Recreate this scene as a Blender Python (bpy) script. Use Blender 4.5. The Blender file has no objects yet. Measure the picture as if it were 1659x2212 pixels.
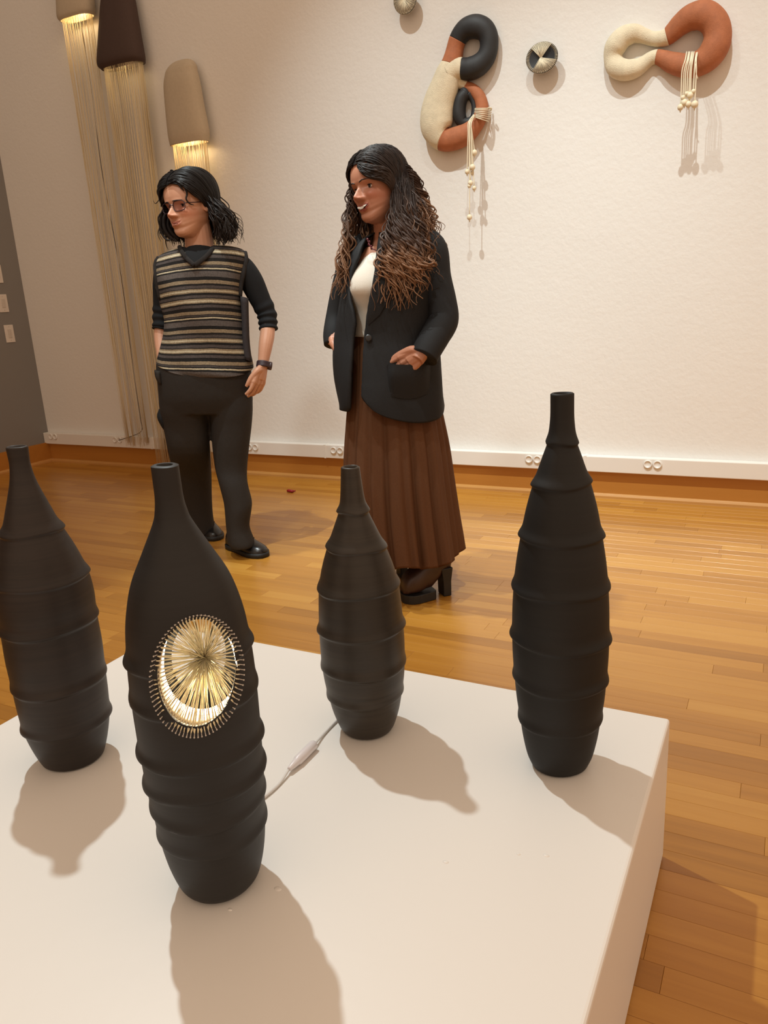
import bpy, bmesh, math, random
import numpy as np
from mathutils import Vector, Matrix
rng = np.random.default_rng(7); random.seed(7)
PI = math.pi
SC = bpy.context.scene
COL = SC.collection

# ------------------------------------------------------------------ camera
H = 1.09                                   # height of the phone above the floor
R = np.array([[0.8899925910854934, 0.45274118625125986, -0.054208911488163605],
              [0.07571950958094995, -0.263979656767467, -0.9615515049552731],
              [-0.44964401884351796, 0.8516690431644984, -0.2692212793103801]])
F = 1661.0; CX, CY = 829.5, 1106.0
CAM = np.array([0, 0, H])
cd = bpy.data.cameras.new('camera'); cam = bpy.data.objects.new('camera', cd); COL.objects.link(cam)
cd.sensor_fit = 'HORIZONTAL'; cd.sensor_width = 36; cd.lens = F / 1659 * 36; cd.clip_start = .02
cam.matrix_world = Matrix([[R[0][i], -R[1][i], -R[2][i], CAM[i]] for i in range(3)] + [[0, 0, 0, 1]])
SC.camera = cam
# ------------------------------------------------------------------ world, lights, exposure
SC.view_settings.view_transform = 'Standard'; SC.view_settings.look = 'None'
SC.view_settings.exposure = 0; SC.view_settings.gamma = 1; SC.view_settings.use_curve_mapping = False
SC.cycles.max_bounces = 7; SC.cycles.diffuse_bounces = 3; SC.cycles.glossy_bounces = 3; SC.cycles.transmission_bounces = 6
w = bpy.data.worlds.new('gallery_ambient'); SC.world = w; w.use_nodes = True
w.node_tree.nodes['Background'].inputs[0].default_value = (.63, .455, .322, 1)
w.node_tree.nodes['Background'].inputs[1].default_value = 1.33

def spot(name, loc, aim, watt, size, blend=.4, rad=.04, col=(.90, 1, 1.0)):
    l = bpy.data.lights.new(name, 'SPOT'); o = bpy.data.objects.new(name, l); COL.objects.link(o)
    l.energy = watt; l.spot_size = math.radians(size); l.spot_blend = blend; l.shadow_soft_size = rad; l.color = col
    o.location = loc; o.rotation_euler = (Vector(aim) - Vector(loc)).to_track_quat('-Z', 'Y').to_euler()
    return o
spot('track_spot_plinth', (-2.58, 2.24, 4.6), (-.38, 1.25, .2), 440, 58, .35, .045)
spot('track_spot_sculpture_right', (-.42, 1.35, 5.5), (-.30, 4.05, -.1), 600, 46, 1, .03)
spot('track_spot_sculpture_middle', (-1.95, 1.35, 5.5), (-1.45, 4.05, -.1), 620, 46, 1, .03)
spot('fill_spot_people', (-1.2, -1.2, 4.6), (-1.75, 2.6, 1.15), 300, 28, 1, .25)  # added unseen fill from behind the camera, brightens the two faces

# ------------------------------------------------------------------ geometry helpers
def ray(x, y): return R.T @ np.array([(x - CX) / F, (y - CY) / F, 1])
def onZ(x, y, z=0): d = ray(x, y); return CAM + d * (z - H) / d[2]
def onY(x, y, Y): d = ray(x, y); return CAM + d * Y / d[1]
def onX(x, y, X): d = ray(x, y); return CAM + d * X / d[0]
def topx(P): c = R @ (np.asarray(P) - CAM); return np.array([c[0] / c[2] * F + CX, c[1] / c[2] * F + CY])
def ppm(P): return F / (R @ (np.asarray(P) - CAM))[2]     # pixels per metre at a point

def nrm(v): v = np.asarray(v, float); return v / (np.linalg.norm(v) + 1e-12)
def crom(a, k):
    """Catmull-Rom resample of rows, k steps per span"""
    a = np.asarray(a, float); n = len(a)
    if n < 3: return np.array([a[0] + (a[-1] - a[0]) * t for t in np.linspace(0, 1, k + 1)])
    p = np.vstack([2 * a[0] - a[1], a, 2 * a[-1] - a[-2]]); out = []
    for i in range(n - 1):
        p0, p1, p2, p3 = p[i:i + 4]
        for t in np.arange(k) / k:
            out.append(.5 * (2 * p1 + (p2 - p0) * t + (2 * p0 - 5 * p1 + 4 * p2 - p3) * t * t + (3 * p1 - p0 - 3 * p2 + p3) * t ** 3))
    out.append(a[-1]); return np.array(out)
def loft(rings, closed=True, cap=True):
    r = np.asarray(rings); m, n, _ = r.shape; v = r.reshape(-1, 3); f = []
    for i in range(m - 1):
        for j in range(n if closed else n - 1):
            j2 = (j + 1) % n; f.append((i * n + j, i * n + j2, (i + 1) * n + j2, (i + 1) * n + j))
    if cap and closed:
        v = np.vstack([v, r[0].mean(0), r[-1].mean(0)]); a, b = m * n, m * n + 1
        for j in range(n):
            j2 = (j + 1) % n; f.append((j2, j, a)); f.append(((m - 1) * n + j, (m - 1) * n + j2, b))
    return v, f
def tube(pts, rad, n=8, flat=None, cap=True):
    """tapered tube; flat=(axis, factor) squashes the section along a world axis"""
    p = np.asarray(pts, float); m = len(p); rad = np.broadcast_to(np.asarray(rad, float), (m,))
    t = np.gradient(p, axis=0); t /= np.linalg.norm(t, axis=1)[:, None] + 1e-12
    a = nrm(np.cross(t[0], [0, 0, 1] if abs(t[0][2]) < .9 else [1, 0, 0])); rings = []
    ang = np.arange(n) * 2 * PI / n
    for i in range(m):
        a = nrm(a - t[i] * (a @ t[i])); b = np.cross(t[i], a)
        o = rad[i] * (np.cos(ang)[:, None] * a + np.sin(ang)[:, None] * b)
        if flat is not None:
            ax = nrm(flat[0]); o = o + (o @ ax)[:, None] * ax * (flat[1] - 1)
        rings.append(p[i] + o)
    return loft(rings, True, cap)
def ctube(pts, rad, k=6, n=10, flat=None):
    rows = np.column_stack([np.asarray(pts, float), np.broadcast_to(np.asarray(rad, float), (len(pts),))])
    rr = crom(rows, k); return tube(rr[:, :3], np.maximum(rr[:, 3], 1e-4), n, flat)
def ball(c, r, nu=14, nv=10):
    r = np.broadcast_to(np.asarray(r, float), (3,)); rings = []
    for i in range(1, nv):
        ph = PI * i / nv; a = np.arange(nu) * 2 * PI / nu
        rings.append(np.asarray(c) + r * np.column_stack([np.sin(ph) * np.cos(a), np.sin(ph) * np.sin(a), np.full(nu, np.cos(ph))]))
    v, f = loft(rings); v[-2] = np.asarray(c) + [0, 0, r[2]]; v[-1] = np.asarray(c) - [0, 0, r[2]]; return v, f
def box(a, b):
    (x0, y0, z0), (x1, y1, z1) = a, b
    v = np.array([(x, y, z) for z in (z0, z1) for y in (y0, y1) for x in (x0, x1)], float)
    return v, [(0, 2, 3, 1), (4, 5, 7, 6), (0, 1, 5, 4), (2, 6, 7, 3), (0, 4, 6, 2), (1, 3, 7, 5)]
def obox(c, ax, ay, az):
    """box from centre and three half-axis vectors"""
    c, ax, ay, az = map(np.asarray, (c, ax, ay, az)); v, f = box((-1, -1, -1), (1, 1, 1))
    return c + v[:, :1] * ax + v[:, 1:2] * ay + v[:, 2:] * az, f
def merge(parts):
    V, Fs, o = [], [], 0
    for v, f in parts:
        V.append(v); Fs += [tuple(i + o for i in q) for q in f]; o += len(v)
    return np.vstack(V), Fs

ORG = {}
def setp(o, label=None, cat=None, group=None, kind=None):
    if label: o['label'] = label
    if cat: o['category'] = cat
    if group: o['group'] = group
    if kind: o['kind'] = kind
    return o
def thing(name, loc, label, cat, group=None):
    o = bpy.data.objects.new(name, None); COL.objects.link(o); o.empty_display_size = .05
    o.location = loc; ORG[o] = np.array(loc, float); return setp(o, label, cat, group)
def mk(name, vf, m, parent=None, smooth=True, bevel=0, origin=None, attrs=None, subsurf=0):
    v, f = vf; v = np.asarray(v, float)
    org = ORG[parent] if parent is not None else (np.array(origin, float) if origin is not None else np.zeros(3))
    me = bpy.data.meshes.new(name); me.from_pydata((v - org).tolist(), [], [list(map(int, q)) for q in f]); me.update()
    if smooth: me.polygons.foreach_set('use_smooth', [True] * len(me.polygons))
    if attrs:
        for an, av in attrs.items():
            at = me.attributes.new(an, 'FLOAT', 'POINT'); at.data.foreach_set('value', np.asarray(av, np.float32))
    if m: me.materials.append(m)
    o = bpy.data.objects.new(name, me); COL.objects.link(o)
    if parent is not None: o.parent = parent
    elif origin is not None: o.location = origin
    ORG[o] = org
    if bevel:
        b = o.modifiers.new('bevel', 'BEVEL'); b.width = bevel; b.segments = 2; b.limit_method = 'ANGLE'
    if subsurf:
        s = o.modifiers.new('sub', 'SUBSURF'); s.levels = s.render_levels = subsurf
    return o
def fix_normals(o):
    bm = bmesh.new(); bm.from_mesh(o.data); bmesh.ops.recalc_face_normals(bm, faces=bm.faces); bm.to_mesh(o.data); bm.free()
def bake(o, smooth=True):
    """apply the modifiers"""
    bpy.context.view_layer.update()
    e = o.evaluated_get(bpy.context.evaluated_depsgraph_get()); me = bpy.data.meshes.new_from_object(e)
    o.modifiers.clear(); old = o.data; o.data = me; me.name = o.name; bpy.data.meshes.remove(old)
    if smooth: me.polygons.foreach_set('use_smooth', [True] * len(me.polygons))
    return o
def remesh(o, vox, smooth_it=4, fac=.5):
    r = o.modifiers.new('r', 'REMESH'); r.mode = 'VOXEL'; r.voxel_size = vox; r.use_smooth_shade = True
    if smooth_it:
        s = o.modifiers.new('s', 'SMOOTH'); s.iterations = smooth_it; s.factor = fac
    return bake(o)
def verts_of(o):
    a = np.empty(len(o.data.vertices) * 3, np.float32); o.data.vertices.foreach_get('co', a); return a.reshape(-1, 3).astype(float)

# ------------------------------------------------------------------ materials
def srgb(r, g, b):
    c = [x / 255 for x in (r, g, b)]
    return tuple(x / 12.92 if x <= .04045 else ((x + .055) / 1.055) ** 2.4 for x in c) + (1,)
class NT:
    def __init__(s, name, rough=.6, spec=.5):
        s.m = bpy.data.materials.new(name); s.m.use_nodes = True; s.t = s.m.node_tree
        s.b = s.t.nodes['Principled BSDF']; s.b.inputs['Roughness'].default_value = rough
        s.b.inputs['Specular IOR Level'].default_value = spec
    def n(s, typ, **kw):
        x = s.t.nodes.new(typ)
        for k, v in kw.items():
            if k in x.inputs: x.inputs[k].default_value = v
            else: setattr(x, k, v)
        return x
    def l(s, a, ao, b, bi): s.t.links.new(a.outputs[ao], b.inputs[bi])
    def pos(s, scale=(1, 1, 1)):
        g = s.n('ShaderNodeNewGeometry'); mp = s.n('ShaderNodeMapping'); mp.inputs['Scale'].default_value = scale
        s.l(g, 'Position', mp, 'Vector'); return mp
    def noise(s, scale, vec=None, detail=4, rough=.6):
        x = s.n('ShaderNodeTexNoise', Scale=scale, Detail=detail, Roughness=rough)
        vec = vec or s.pos(); s.l(vec, 0, x, 'Vector'); return x
    def ramp(s, src, out, stops, const=False):
        r = s.n('ShaderNodeValToRGB'); e = r.color_ramp.elements
        if const: r.color_ramp.interpolation = 'CONSTANT'
        while len(e) < len(stops): e.new(.5)
        for i, (p, c) in enumerate(stops): e[i].position = p; e[i].color = c
        s.l(src, out, r, 0); return r
    def bump(s, src, out, strength, dist):
        b = s.n('ShaderNodeBump', Strength=strength, Distance=dist); s.l(src, out, b, 'Height'); s.l(b, 0, s.b, 'Normal'); return b
def plain(name, col, rough=.6, var=.0, nscale=40, bump=0, bscale=200, bdist=.002, spec=.5, vscale=(1, 1, 1)):
    t = NT(name, rough, spec)
    if var:
        nz = t.noise(nscale, t.pos(vscale)); c = np.array(col[:3])
        r = t.ramp(nz, 0, [(.3, tuple(c * (1 - var)) + (1,)), (.7, tuple(np.minimum(c * (1 + var), 1)) + (1,))]); t.l(r, 0, t.b, 'Base Color')
    else: t.b.inputs['Base Color'].default_value = col
    if bump: t.bump(t.noise(bscale, t.pos(vscale)), 0, bump, bdist)
    return t.m
def emit(name, col, strength):
    t = NT(name); t.b.inputs['Base Color'].default_value = col
    t.b.inputs['Emission Color'].default_value = col; t.b.inputs['Emission Strength'].default_value = strength; return t.m

def wall_mat(name, col, bump):
    t = NT(name, .62, .3); a = t.noise(38, detail=5); b = t.noise(7, detail=3)
    mx = t.n('ShaderNodeMath', operation='ADD'); t.l(a, 0, mx, 0); t.l(b, 0, mx, 1)
    t.bump(mx, 0, bump, .004); t.b.inputs['Base Color'].default_value = col; return t.m
M_WALL = wall_mat('white_wall_paint', (.80, .785, .75, 1), .42)
M_GREY = wall_mat('grey_wall_paint', (.235, .225, .215, 1), .12)
M_RACE = plain('white_raceway_metal', (.80, .775, .73, 1), .4)
M_PLATE = plain('ivory_plastic', (.72, .66, .60, 1), .35)
def wood(name, stops, gscale, rough, bump=.04, tone=True):
    t = NT(name, rough, .5); mp = t.pos((1.2, 22, 22)); 
    a = t.n('ShaderNodeAttribute', attribute_name='tone')
    cb = t.n('ShaderNodeCombineXYZ'); t.l(a, 'Fac', cb, 0); ml = t.n('ShaderNodeVectorMath', operation='SCALE'); ml.inputs[3].default_value = 37
    t.l(cb, 0, ml, 0); ad = t.n('ShaderNodeVectorMath', operation='ADD'); t.l(mp, 0, ad, 0); t.l(ml, 0, ad, 1)
    nz = t.n('ShaderNodeTexNoise', Scale=gscale, Detail=6, Roughness=.6, Distortion=.6); t.l(ad, 0, nz, 'Vector')
    m1 = t.n('ShaderNodeMath', operation='MULTIPLY_ADD'); t.l(nz, 0, m1, 0); m1.inputs[1].default_value = .55
    if tone:
        m2 = t.n('ShaderNodeMath', operation='MULTIPLY'); t.l(a, 'Fac', m2, 0); m2.inputs[1].default_value = .48; t.l(m2, 0, m1, 2)
    else: m1.inputs[2].default_value = .22
    r = t.ramp(m1, 0, stops); t.l(r, 0, t.b, 'Base Color')
    if bump: t.bump(nz, 0, bump, .001)
    return t
tf = wood('maple_floor_planks', [(.12, (.285, .115, .013, 1)), (.45, (.42, .183, .024, 1)), (.62, (.475, .22, .033, 1)), (.9, (.55, .28, .052, 1))], 1.6, .34)
tf.b.inputs['Coat Weight'].default_value = .30; tf.b.inputs['Coat Roughness'].default_value = .2
M_FLOOR = tf.m
M_BASE = wood('stained_oak_baseboard', [(.2, (.40, .16, .026, 1)), (.8, (.50, .215, .04, 1))], 1.2, .35, .02, False).m
M_SHOE = wood('pale_shoe_moulding', [(.2, (.50, .25, .07, 1)), (.8, (.58, .30, .09, 1))], 1.2, .22, .02, False).m
M_PLINTH = plain('white_plinth_paint', (.82, .80, .765, 1), .45, 0, bump=.10, bscale=24, bdist=.003)
def clay(name, c0, c1, rough):
    t = NT(name, rough, .45); nz = t.noise(5, t.pos((1, 1, 30)), 6, .65); n2 = t.noise(3)
    mx = t.n('ShaderNodeMath', operation='MULTIPLY'); t.l(nz, 0, mx, 0); t.l(n2, 0, mx, 1)
    r = t.ramp(mx, 0, [(.12, c0), (.42, c1)]); t.l(r, 0, t.b, 'Base Color'); t.bump(nz, 0, .12, .0015); return t.m
M_CLAY_BLACK = clay('matt_black_clay', (.0042, .004, .004, 1), (.008, .0074, .0072, 1), .64)
M_CLAY_SMOOTH = clay('smooth_black_clay', (.0085, .008, .0082, 1), (.0135, .0125, .0125, 1), .55)
M_CLAY_BROWN = clay('dark_brown_clay', (.0095, .006, .0046, 1), (.026, .0165, .0125, 1), .5)
M_CLAY_UMBER = clay('umber_clay', (.020, .0155, .011, 1), (.048, .037, .027, 1), .45)
M_INNER = plain('glazed_inner_clay', (.16, .14, .12, 1), .5)
M_RIM = plain('pale_clay_rim', (.42, .34, .27, 1), .6)

# ------------------------------------------------------------------ room
DS = 4.02                     # face of the shoe moulding
DW = 4.055                    # back wall plane
XL = -5.037                   # left wall plane
def struct(name, vf, m, **k): return setp(mk(name, vf, m, **k), kind='structure')
fl = struct('floor', box((-5.2, -4, -.06), (3.5, 4.2, -.0125)), plain('subfloor_gap', (.16, .07, .02, 1), .8), smooth=False)
setp(fl, 'polished maple strip floor running parallel to the white wall')
wb = struct('wall_back', box((-5.2, DW, -.06), (3.5, DW + .15, 5.2)), M_WALL, smooth=False); setp(wb, 'white textured gallery wall behind the two people')
wl = struct('wall_left', box((XL - .15, -4, -.06), (XL, DW, 5.2)), M_GREY, smooth=False); setp(wl, 'dark grey side wall at the left')
struct('baseboard_back', box((XL, DW - .02, 0), (3.5, DW, .15)), M_BASE, smooth=False)
struct('baseboard_left', box((XL, -4, 0), (XL + .02, DW, .15)), M_BASE, smooth=False)
def shoe(name, a, b, nrmv):
    a, b, n = map(np.asarray, (a, b, nrmv)); prof = [(0, 0), (.019, 0), (.019, .012), (.014, .02), (.006, .024), (0, .024)]
    return struct(name, loft([[p + n * x + np.array([0, 0, z]) for x, z in prof] for p in (a, b)]), M_SHOE, smooth=False)
shoe('trim_1', (XL + .02, DW - .02, 0), (3.5, DW - .02, 0), (0, -1, 0))
shoe('trim_2', (XL + .02, -4, 0), (XL + .02, DW - .02, 0), (1, 0, 0))
# white surface raceway along the wall, with the joints between its lengths
rc = struct('trim_3', box((XL + .002, DW - .05, .143), (3.5, DW, .226)), M_RACE, smooth=False, bevel=.004)
setp(rc, 'white cable raceway running along the wall above the baseboard')
for x in (onY(330, 955, DS)[0], onY(705, 980, DS)[0], -.9):
    mk('raceway_joint', box((x - .006, DW - .0525, .1425), (x + .006, DW, .2275)), M_RACE, rc, smooth=False)

# floor strips: the ones that show largest are objects of their own, the rest one field
PW = .0572; planks = []
for k in range(-48, 47):
    y0 = 1.381 + PW * k
    if y0 > DW - .03: continue
    y1 = min(y0 + PW, DW - .005); x = -5.05 - random.random() * .6
    while x < 3.4:
        L = random.choice((.25, .35, .45, .6, .75, .95, 1.2)) * random.uniform(.85, 1.15)
        t = random.random(); t = .5 + (t - .5) * (1.25 if random.random() < .25 else .8)
        planks.append((max(x, XL), min(x + L, 3.45), y0, y1, t)); x += L
def plank_vf(p, g=.0002):
    x0, x1, y0, y1, t = p; b = .0005
    v, f = box((x0 + g, y0 + g, -.0125), (x1 - g, y1 - g, 0)); v[4:, 2] = -b
    tp = v[4:].copy(); tp[:, 2] = 0; tp[:, 0] += np.where(tp[:, 0] > (x0 + x1) / 2, -b, b); tp[:, 1] += np.where(tp[:, 1] > (y0 + y1) / 2, -b, b)
    f = [q for q in f if q != (4, 5, 7, 6)] + [(8, 9, 11, 10), (4, 5, 9, 8), (5, 7, 11, 9), (7, 6, 10, 11), (6, 4, 8, 10)]
    return np.vstack([v, tp]), f
def pscore(p):
    x0, x1, y0, y1, t = p; best = 0
    for fx in (.1, .5, .9):
        P = np.array([x0 + (x1 - x0) * fx, (y0 + y1) / 2, 0]); c = R @ (P - CAM)
        if c[2] < .3: continue
        q = topx(P)
        if not (0 < q[0] < 1659 and 0 < q[1] < 2212): continue
        if -1.35 < P[0] < -.14 and P[1] < 1.36: continue
        if 0 < q[0] < 1447 and q[1] > 1567 - .58 * q[0] and q[1] > 1281 + .186 * q[0]: continue
        best = max(best, F / c[2] * min(x1 - x0, .6))
    return best
sc_ = sorted(range(len(planks)), key=lambda i: -pscore(planks[i])); own = set(i for i in sc_[:290] if pscore(planks[i]) > 0)
rest = []; tones = []
for i, p in enumerate(planks):
    vf = plank_vf(p)
    if i in own: mk('plank', vf, M_FLOOR, fl, smooth=False, attrs={'tone': [p[4]] * 12})
    else: rest.append(vf); tones += [p[4]] * 12
o = mk('plank_field', merge(rest), M_FLOOR, fl, smooth=False, attrs={'tone': tones}); setp(o, kind='stuff')

# ------------------------------------------------------------------ plinth
ZT = .3052; PX0, PX1, PY0, PY1 = -1.351, -.1405, .15, 1.361
pl = thing('display_plinth', ((PX0 + PX1) / 2, (PY0 + PY1) / 2, 0), 'low white painted square plinth carrying the four dark bottles', 'plinth')
pv, pf = box((PX0, PY0, .004), (PX1, PY1, ZT))
pb = mk('body', (pv, pf), M_PLINTH, pl, smooth=False)
b_ = pb.modifiers.new('b', 'BEVEL'); b_.width = .006; b_.segments = 3; bake(pb, False)
for (px_, py_), s in (((963, 1862), .004), ((600, 1920), .005), ((1120, 1845), .003), ((1180, 1848), .004), ((497, 1965), .003)):   # paint drips
    c = onZ(px_, py_, ZT); mk('paint_drip', ball(c - np.array([0, 0, .001]), (s * 1.4, s, .0022), 8, 6), M_PLINTH, pl)

# ------------------------------------------------------------------ bottles
def px_profile(base, rows):
    """rows of (xl, yl, xr, yr) silhouette pixels -> (z, radius) on the vertical axis above base"""
    out = []
    for xl, yl, xr, yr in rows:
        mx, my = (xl + xr) / 2, (yl + yr) / 2; d = ray(mx, my)
        t = (d[0] * base[0] + d[1] * base[1]) / (d[0] ** 2 + d[1] ** 2); z = (CAM + d * t)[2]
        P = np.array([base[0], base[1], z]); dist = np.linalg.norm(P - CAM)
        a, b = ray(xl, yl), ray(xr, yr); ang = math.acos(np.clip(nrm(a) @ nrm(b), -1, 1)) / 2
        out.append((z, dist * math.sin(ang)))
    return out
def bottle_mesh(base, prof, ridges, rim=.006, n=96, rh=.0046, tilt=0, wob=.0012, seed=0, oval=0, neck_rot=0):
    """hollow shell: outer profile with collar ridges, mouth, inner profile"""
    prof = sorted(prof); z = np.array([p[0] for p in prof]); r = np.array([p[1] for p in prof])
    zz = np.linspace(ZT, z[-1], 300); s = np.interp
    rows = crom(np.column_stack([z, r]), 8); o = np.argsort(rows[:, 0]); rr = np.interp(zz, rows[o, 0], rows[o, 1])
    rr[0] -= .004; rr[1] -= .0015
    g = np.random.default_rng(seed); a = np.arange(n) * 2 * PI / n; rings = []
    ph = g.uniform(0, 6.28, 8)
    for i, zc in enumerate(zz):
        ro = np.full(n, rr[i])
        for j, zr in enumerate(ridges):
            zr_a = zr + tilt * np.cos(a + ph[j % 8]) * (.5 + .5 * math.sin(j * 2.1)) + .0012 * np.sin(3 * a + ph[(j + 3) % 8])
            d = zc - zr_a
            ro = ro + rh * np.where(d > 0, np.exp(-(d / .010) ** 2), np.exp(-(d / .0024) ** 2)) * (.85 + .25 * np.sin(2 * a + ph[j % 8]))
        ro = ro + wob * (np.sin(2 * a + ph[0] + zc * 9) * .6 + np.sin(3 * a + ph[1] - zc * 14) * .4)
        t = np.clip((zc - (z[-1] - .10)) / .10, 0, 1)
        ox = 1 + oval * t; oy = 1 - oval * t
        x, y = ro * np.cos(a) * ox, ro * np.sin(a) * oy; c, sn = math.cos(neck_rot), math.sin(neck_rot)
        zr_ = zc
        rings.append(np.column_stack([base[0] + x * c - y * sn, base[1] + x * sn + y * c, np.zeros(n) + zr_]))
    outer = len(rings); top = rings[-1]; cen = np.array([base[0], base[1], 0])
    def shrink(ring, d):
        v = ring - cen; h = np.hypot(v[:, 0], v[:, 1]); k = np.maximum(h - d, .002) / h
        q = ring.copy(); q[:, 0] = cen[0] + v[:, 0] * k; q[:, 1] = cen[1] + v[:, 1] * k; return q
    lip = shrink(top, rim * .35); lip[:, 2] += .0015; rings.append(lip); lip = shrink(top, rim * .75); lip[:, 2] += .0012; rings.append(lip)
    for i in range(outer - 3, 4, -6): rings.append(shrink(rings[i], rim))
    return loft(rings)
def zof(base, pts):
    """heights on the bottle axis of (x, y) pixels"""
    return [px_profile(base, [(x - 1, y, x + 1, y)])[0][0] for x, y in pts]
Z3 = lambda L: [(a * .348, 930 + b * .348, c * .348, 930 + d * .348) for a, b, c, d in L]
Z4 = lambda L: [(520 + a * .3618, 980 + b * .3618, 520 + c * .3618, 980 + d * .3618) for a, b, c, d in L]
Z5 = lambda L: [(1060 + a * .470, 820 + b * .470, 1060 + c * .470, 820 + d * .470) for a, b, c, d in L]
def mids(L): return [((a + c) / 2, (b + d) / 2) for a, b, c, d in L]
# right bottle, the tallest
BR = onZ(1208, 1648, ZT)
rr_ = Z5([(247, 290, 392, 283), (178, 475, 454, 470), (121, 705, 508, 715), (96, 938, 540, 943), (95, 1160, 549, 1190), (107, 1350, 537, 1375), (131, 1535, 511, 1552)])
prR = Z5([(264, 66, 371, 66), (262, 170, 373, 170), (257, 245, 383, 243), (252, 290, 389, 283), (222, 360, 412, 357), (184, 470, 449, 465), (149, 590, 481, 587), (126, 705, 503, 715), (109, 830, 524, 833), (101, 938, 536, 943), (98, 1050, 543, 1060), (100, 1160, 544, 1190), (104, 1260, 541, 1280), (112, 1350, 532, 1375), (122, 1450, 522, 1470), (136, 1535, 506, 1552), (150, 1630, 490, 1630), (170, 1712, 470, 1702), (196, 1766, 446, 1752)])
tR = thing('ceramic_bottle', BR, 'tallest matt black bottle with seven collar rings near the right corner of the plinth', 'bottle', 'dark ceramic bottles on the plinth')
mk('body', bottle_mesh(BR, px_profile(BR, prR), zof(BR, mids(rr_)), seed=1, tilt=.002, oval=.05), M_CLAY_BLACK, tR)
# middle bottle, the smallest
BM = onZ(795, 1570, ZT)
rm = Z4([(567, 350, 750, 330), (497, 570, 850, 532), (443, 800, 930, 765), (455, 1045, 966, 1005), (477, 1262, 983, 1215), (510, 1430, 969, 1400)])
prM = Z4([(590, 82, 705, 82), (588, 170, 716, 168), (582, 270, 729, 265), (571, 350, 744, 335), (540, 450, 790, 430), (503, 570, 842, 532), (468, 690, 890, 655), (452, 800, 922, 765), (455, 920, 945, 885), (462, 1045, 959, 1005), (470, 1150, 970, 1110), (484, 1262, 975, 1215), (497, 1350, 970, 1310), (519, 1430, 960, 1400), (545, 1520, 945, 1500), (580, 1600, 920, 1590), (608, 1640, 896, 1632)])
tM = thing('ceramic_bottle', BM, 'smallest umber brown bottle with six collar rings beside the white inline switch', 'bottle', 'dark ceramic bottles on the plinth')
mk('body', bottle_mesh(BM, px_profile(BM, prM), zof(BM, mids(rm)), seed=2, tilt=.002), M_CLAY_UMBER, tM)
# left bottle, cut by the frame
BL = onZ(160, 1632, ZT)
rl = Z3([(8, 645, 396, 590), (-58, 960, 556, 865), (3, 1238, 618, 1125), (77, 1600, 676, 1462), (146, 1850, 704, 1722)])
prL = Z3([(44, 112, 178, 92), (52, 160, 181, 140), (64, 210, 190, 190), (70, 270, 208, 245), (70, 330, 232, 300), (64, 400, 274, 372), (45, 500, 328, 470), (14, 640, 388, 590), (-22, 790, 478, 730), (-45, 950, 548, 870), (-36, 1090, 586, 1000), (8, 1240, 610, 1130), (40, 1420, 644, 1300), (84, 1595, 668, 1465), (115, 1730, 686, 1610), (153, 1850, 697, 1725), (205, 1950, 690, 1850), (262, 2040, 672, 1945), (300, 2080, 650, 1998)])
tL = thing('ceramic_bottle', BL, 'dark brown bottle with five widely spaced rings, leftmost on the plinth', 'bottle', 'dark ceramic bottles on the plinth')
mk('body', bottle_mesh(BL, px_profile(BL, prL), zof(BL, mids(rl)), seed=3, tilt=.002, oval=.12, neck_rot=.3), M_CLAY_BROWN, tL)
# front bottle with the lit thread window
BF = onZ(476, 1898, ZT)
prF = [(368.5, 1003, 428, 1000), (370, 1040, 429.5, 1036), (372, 1072, 432, 1066), (371, 1100, 439, 1095), (365, 1127, 449, 1120), (343, 1186, 490, 1180), (315, 1240, 518, 1232), (303, 1282, 536, 1275), (295, 1340, 551, 1325), (293, 1400, 559, 1380), (294, 1455, 565, 1430), (299, 1520, 569, 1495), (307, 1590, 573, 1560), (315, 1640, 576, 1610), (323, 1690, 578, 1660), (333, 1745, 577, 1715), (345, 1800, 576, 1772), (360, 1850, 571, 1825), (380, 1890, 562, 1868), (392, 1906, 548, 1886)]
def z8(p): return [(280 + a * .3074, 1280 + b * .3074) for a, b in p]
rF = [((a[0] + b[0]) / 2, (a[1] + b[1]) / 2) for a, b in zip(z8([(42, 440), (52, 740), (97, 1080), (138, 1310), (168, 1480), (212, 1680)]), z8([(912, 330), (938, 570), (958, 960), (970, 1165), (980, 1345), (972, 1530)]))]
tF = thing('ceramic_bottle', BF, 'black bottle with a glowing window of radiating threads at the front of the plinth', 'bottle', 'dark ceramic bottles on the plinth')
vfF = bottle_mesh(BF, px_profile(BF, prF), zof(BF, rF), seed=4, tilt=.003, rim=.009, oval=.04)
bodyF = mk('body', vfF, M_CLAY_SMOOTH, tF); fix_normals(bodyF)
def axis_pt(base, x, y, toward=0):
    """point where the pixel ray passes the bottle axis, moved toward the camera"""
    d = ray(x, y); t = (d[0] * base[0] + d[1] * base[1]) / (d[0] ** 2 + d[1] ** 2); return CAM + d * (t - toward / np.linalg.norm(d))
def surf_hit(base, prof, x, y, back=False):
    """pixel ray against the lathe profile"""
    d = nrm(ray(x, y)); p = sorted(prof); zz = [q[0] for q in p]; rr = [q[1] for q in p]
    ts = np.linspace(.6, 2.2, 3200); P = CAM + ts[:, None] * d
    ins = np.hypot(P[:, 0] - base[0], P[:, 1] - base[1]) < np.interp(P[:, 2], zz, rr, 0, 0)
    ix = np.nonzero(ins)[0]
    return None if len(ix) == 0 else P[ix[-1] if back else ix[0]]
PF = px_profile(BF, prF)
cF = surf_hit(BF, PF, 425, 1452); cB = surf_hit(BF, PF, 429, 1412, True)
eL, eR = surf_hit(BF, PF, 341, 1455), surf_hit(BF, PF, 510, 1450)
eT, eB = surf_hit(BF, PF, 424, 1337), surf_hit(BF, PF, 426, 1569)
axH = nrm(cB - cF); hx = nrm(eR - eL); hx = nrm(hx - axH * (hx @ axH)); hz = np.cross(hx, axH); hz = hz if hz[2] > 0 else -hz
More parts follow.
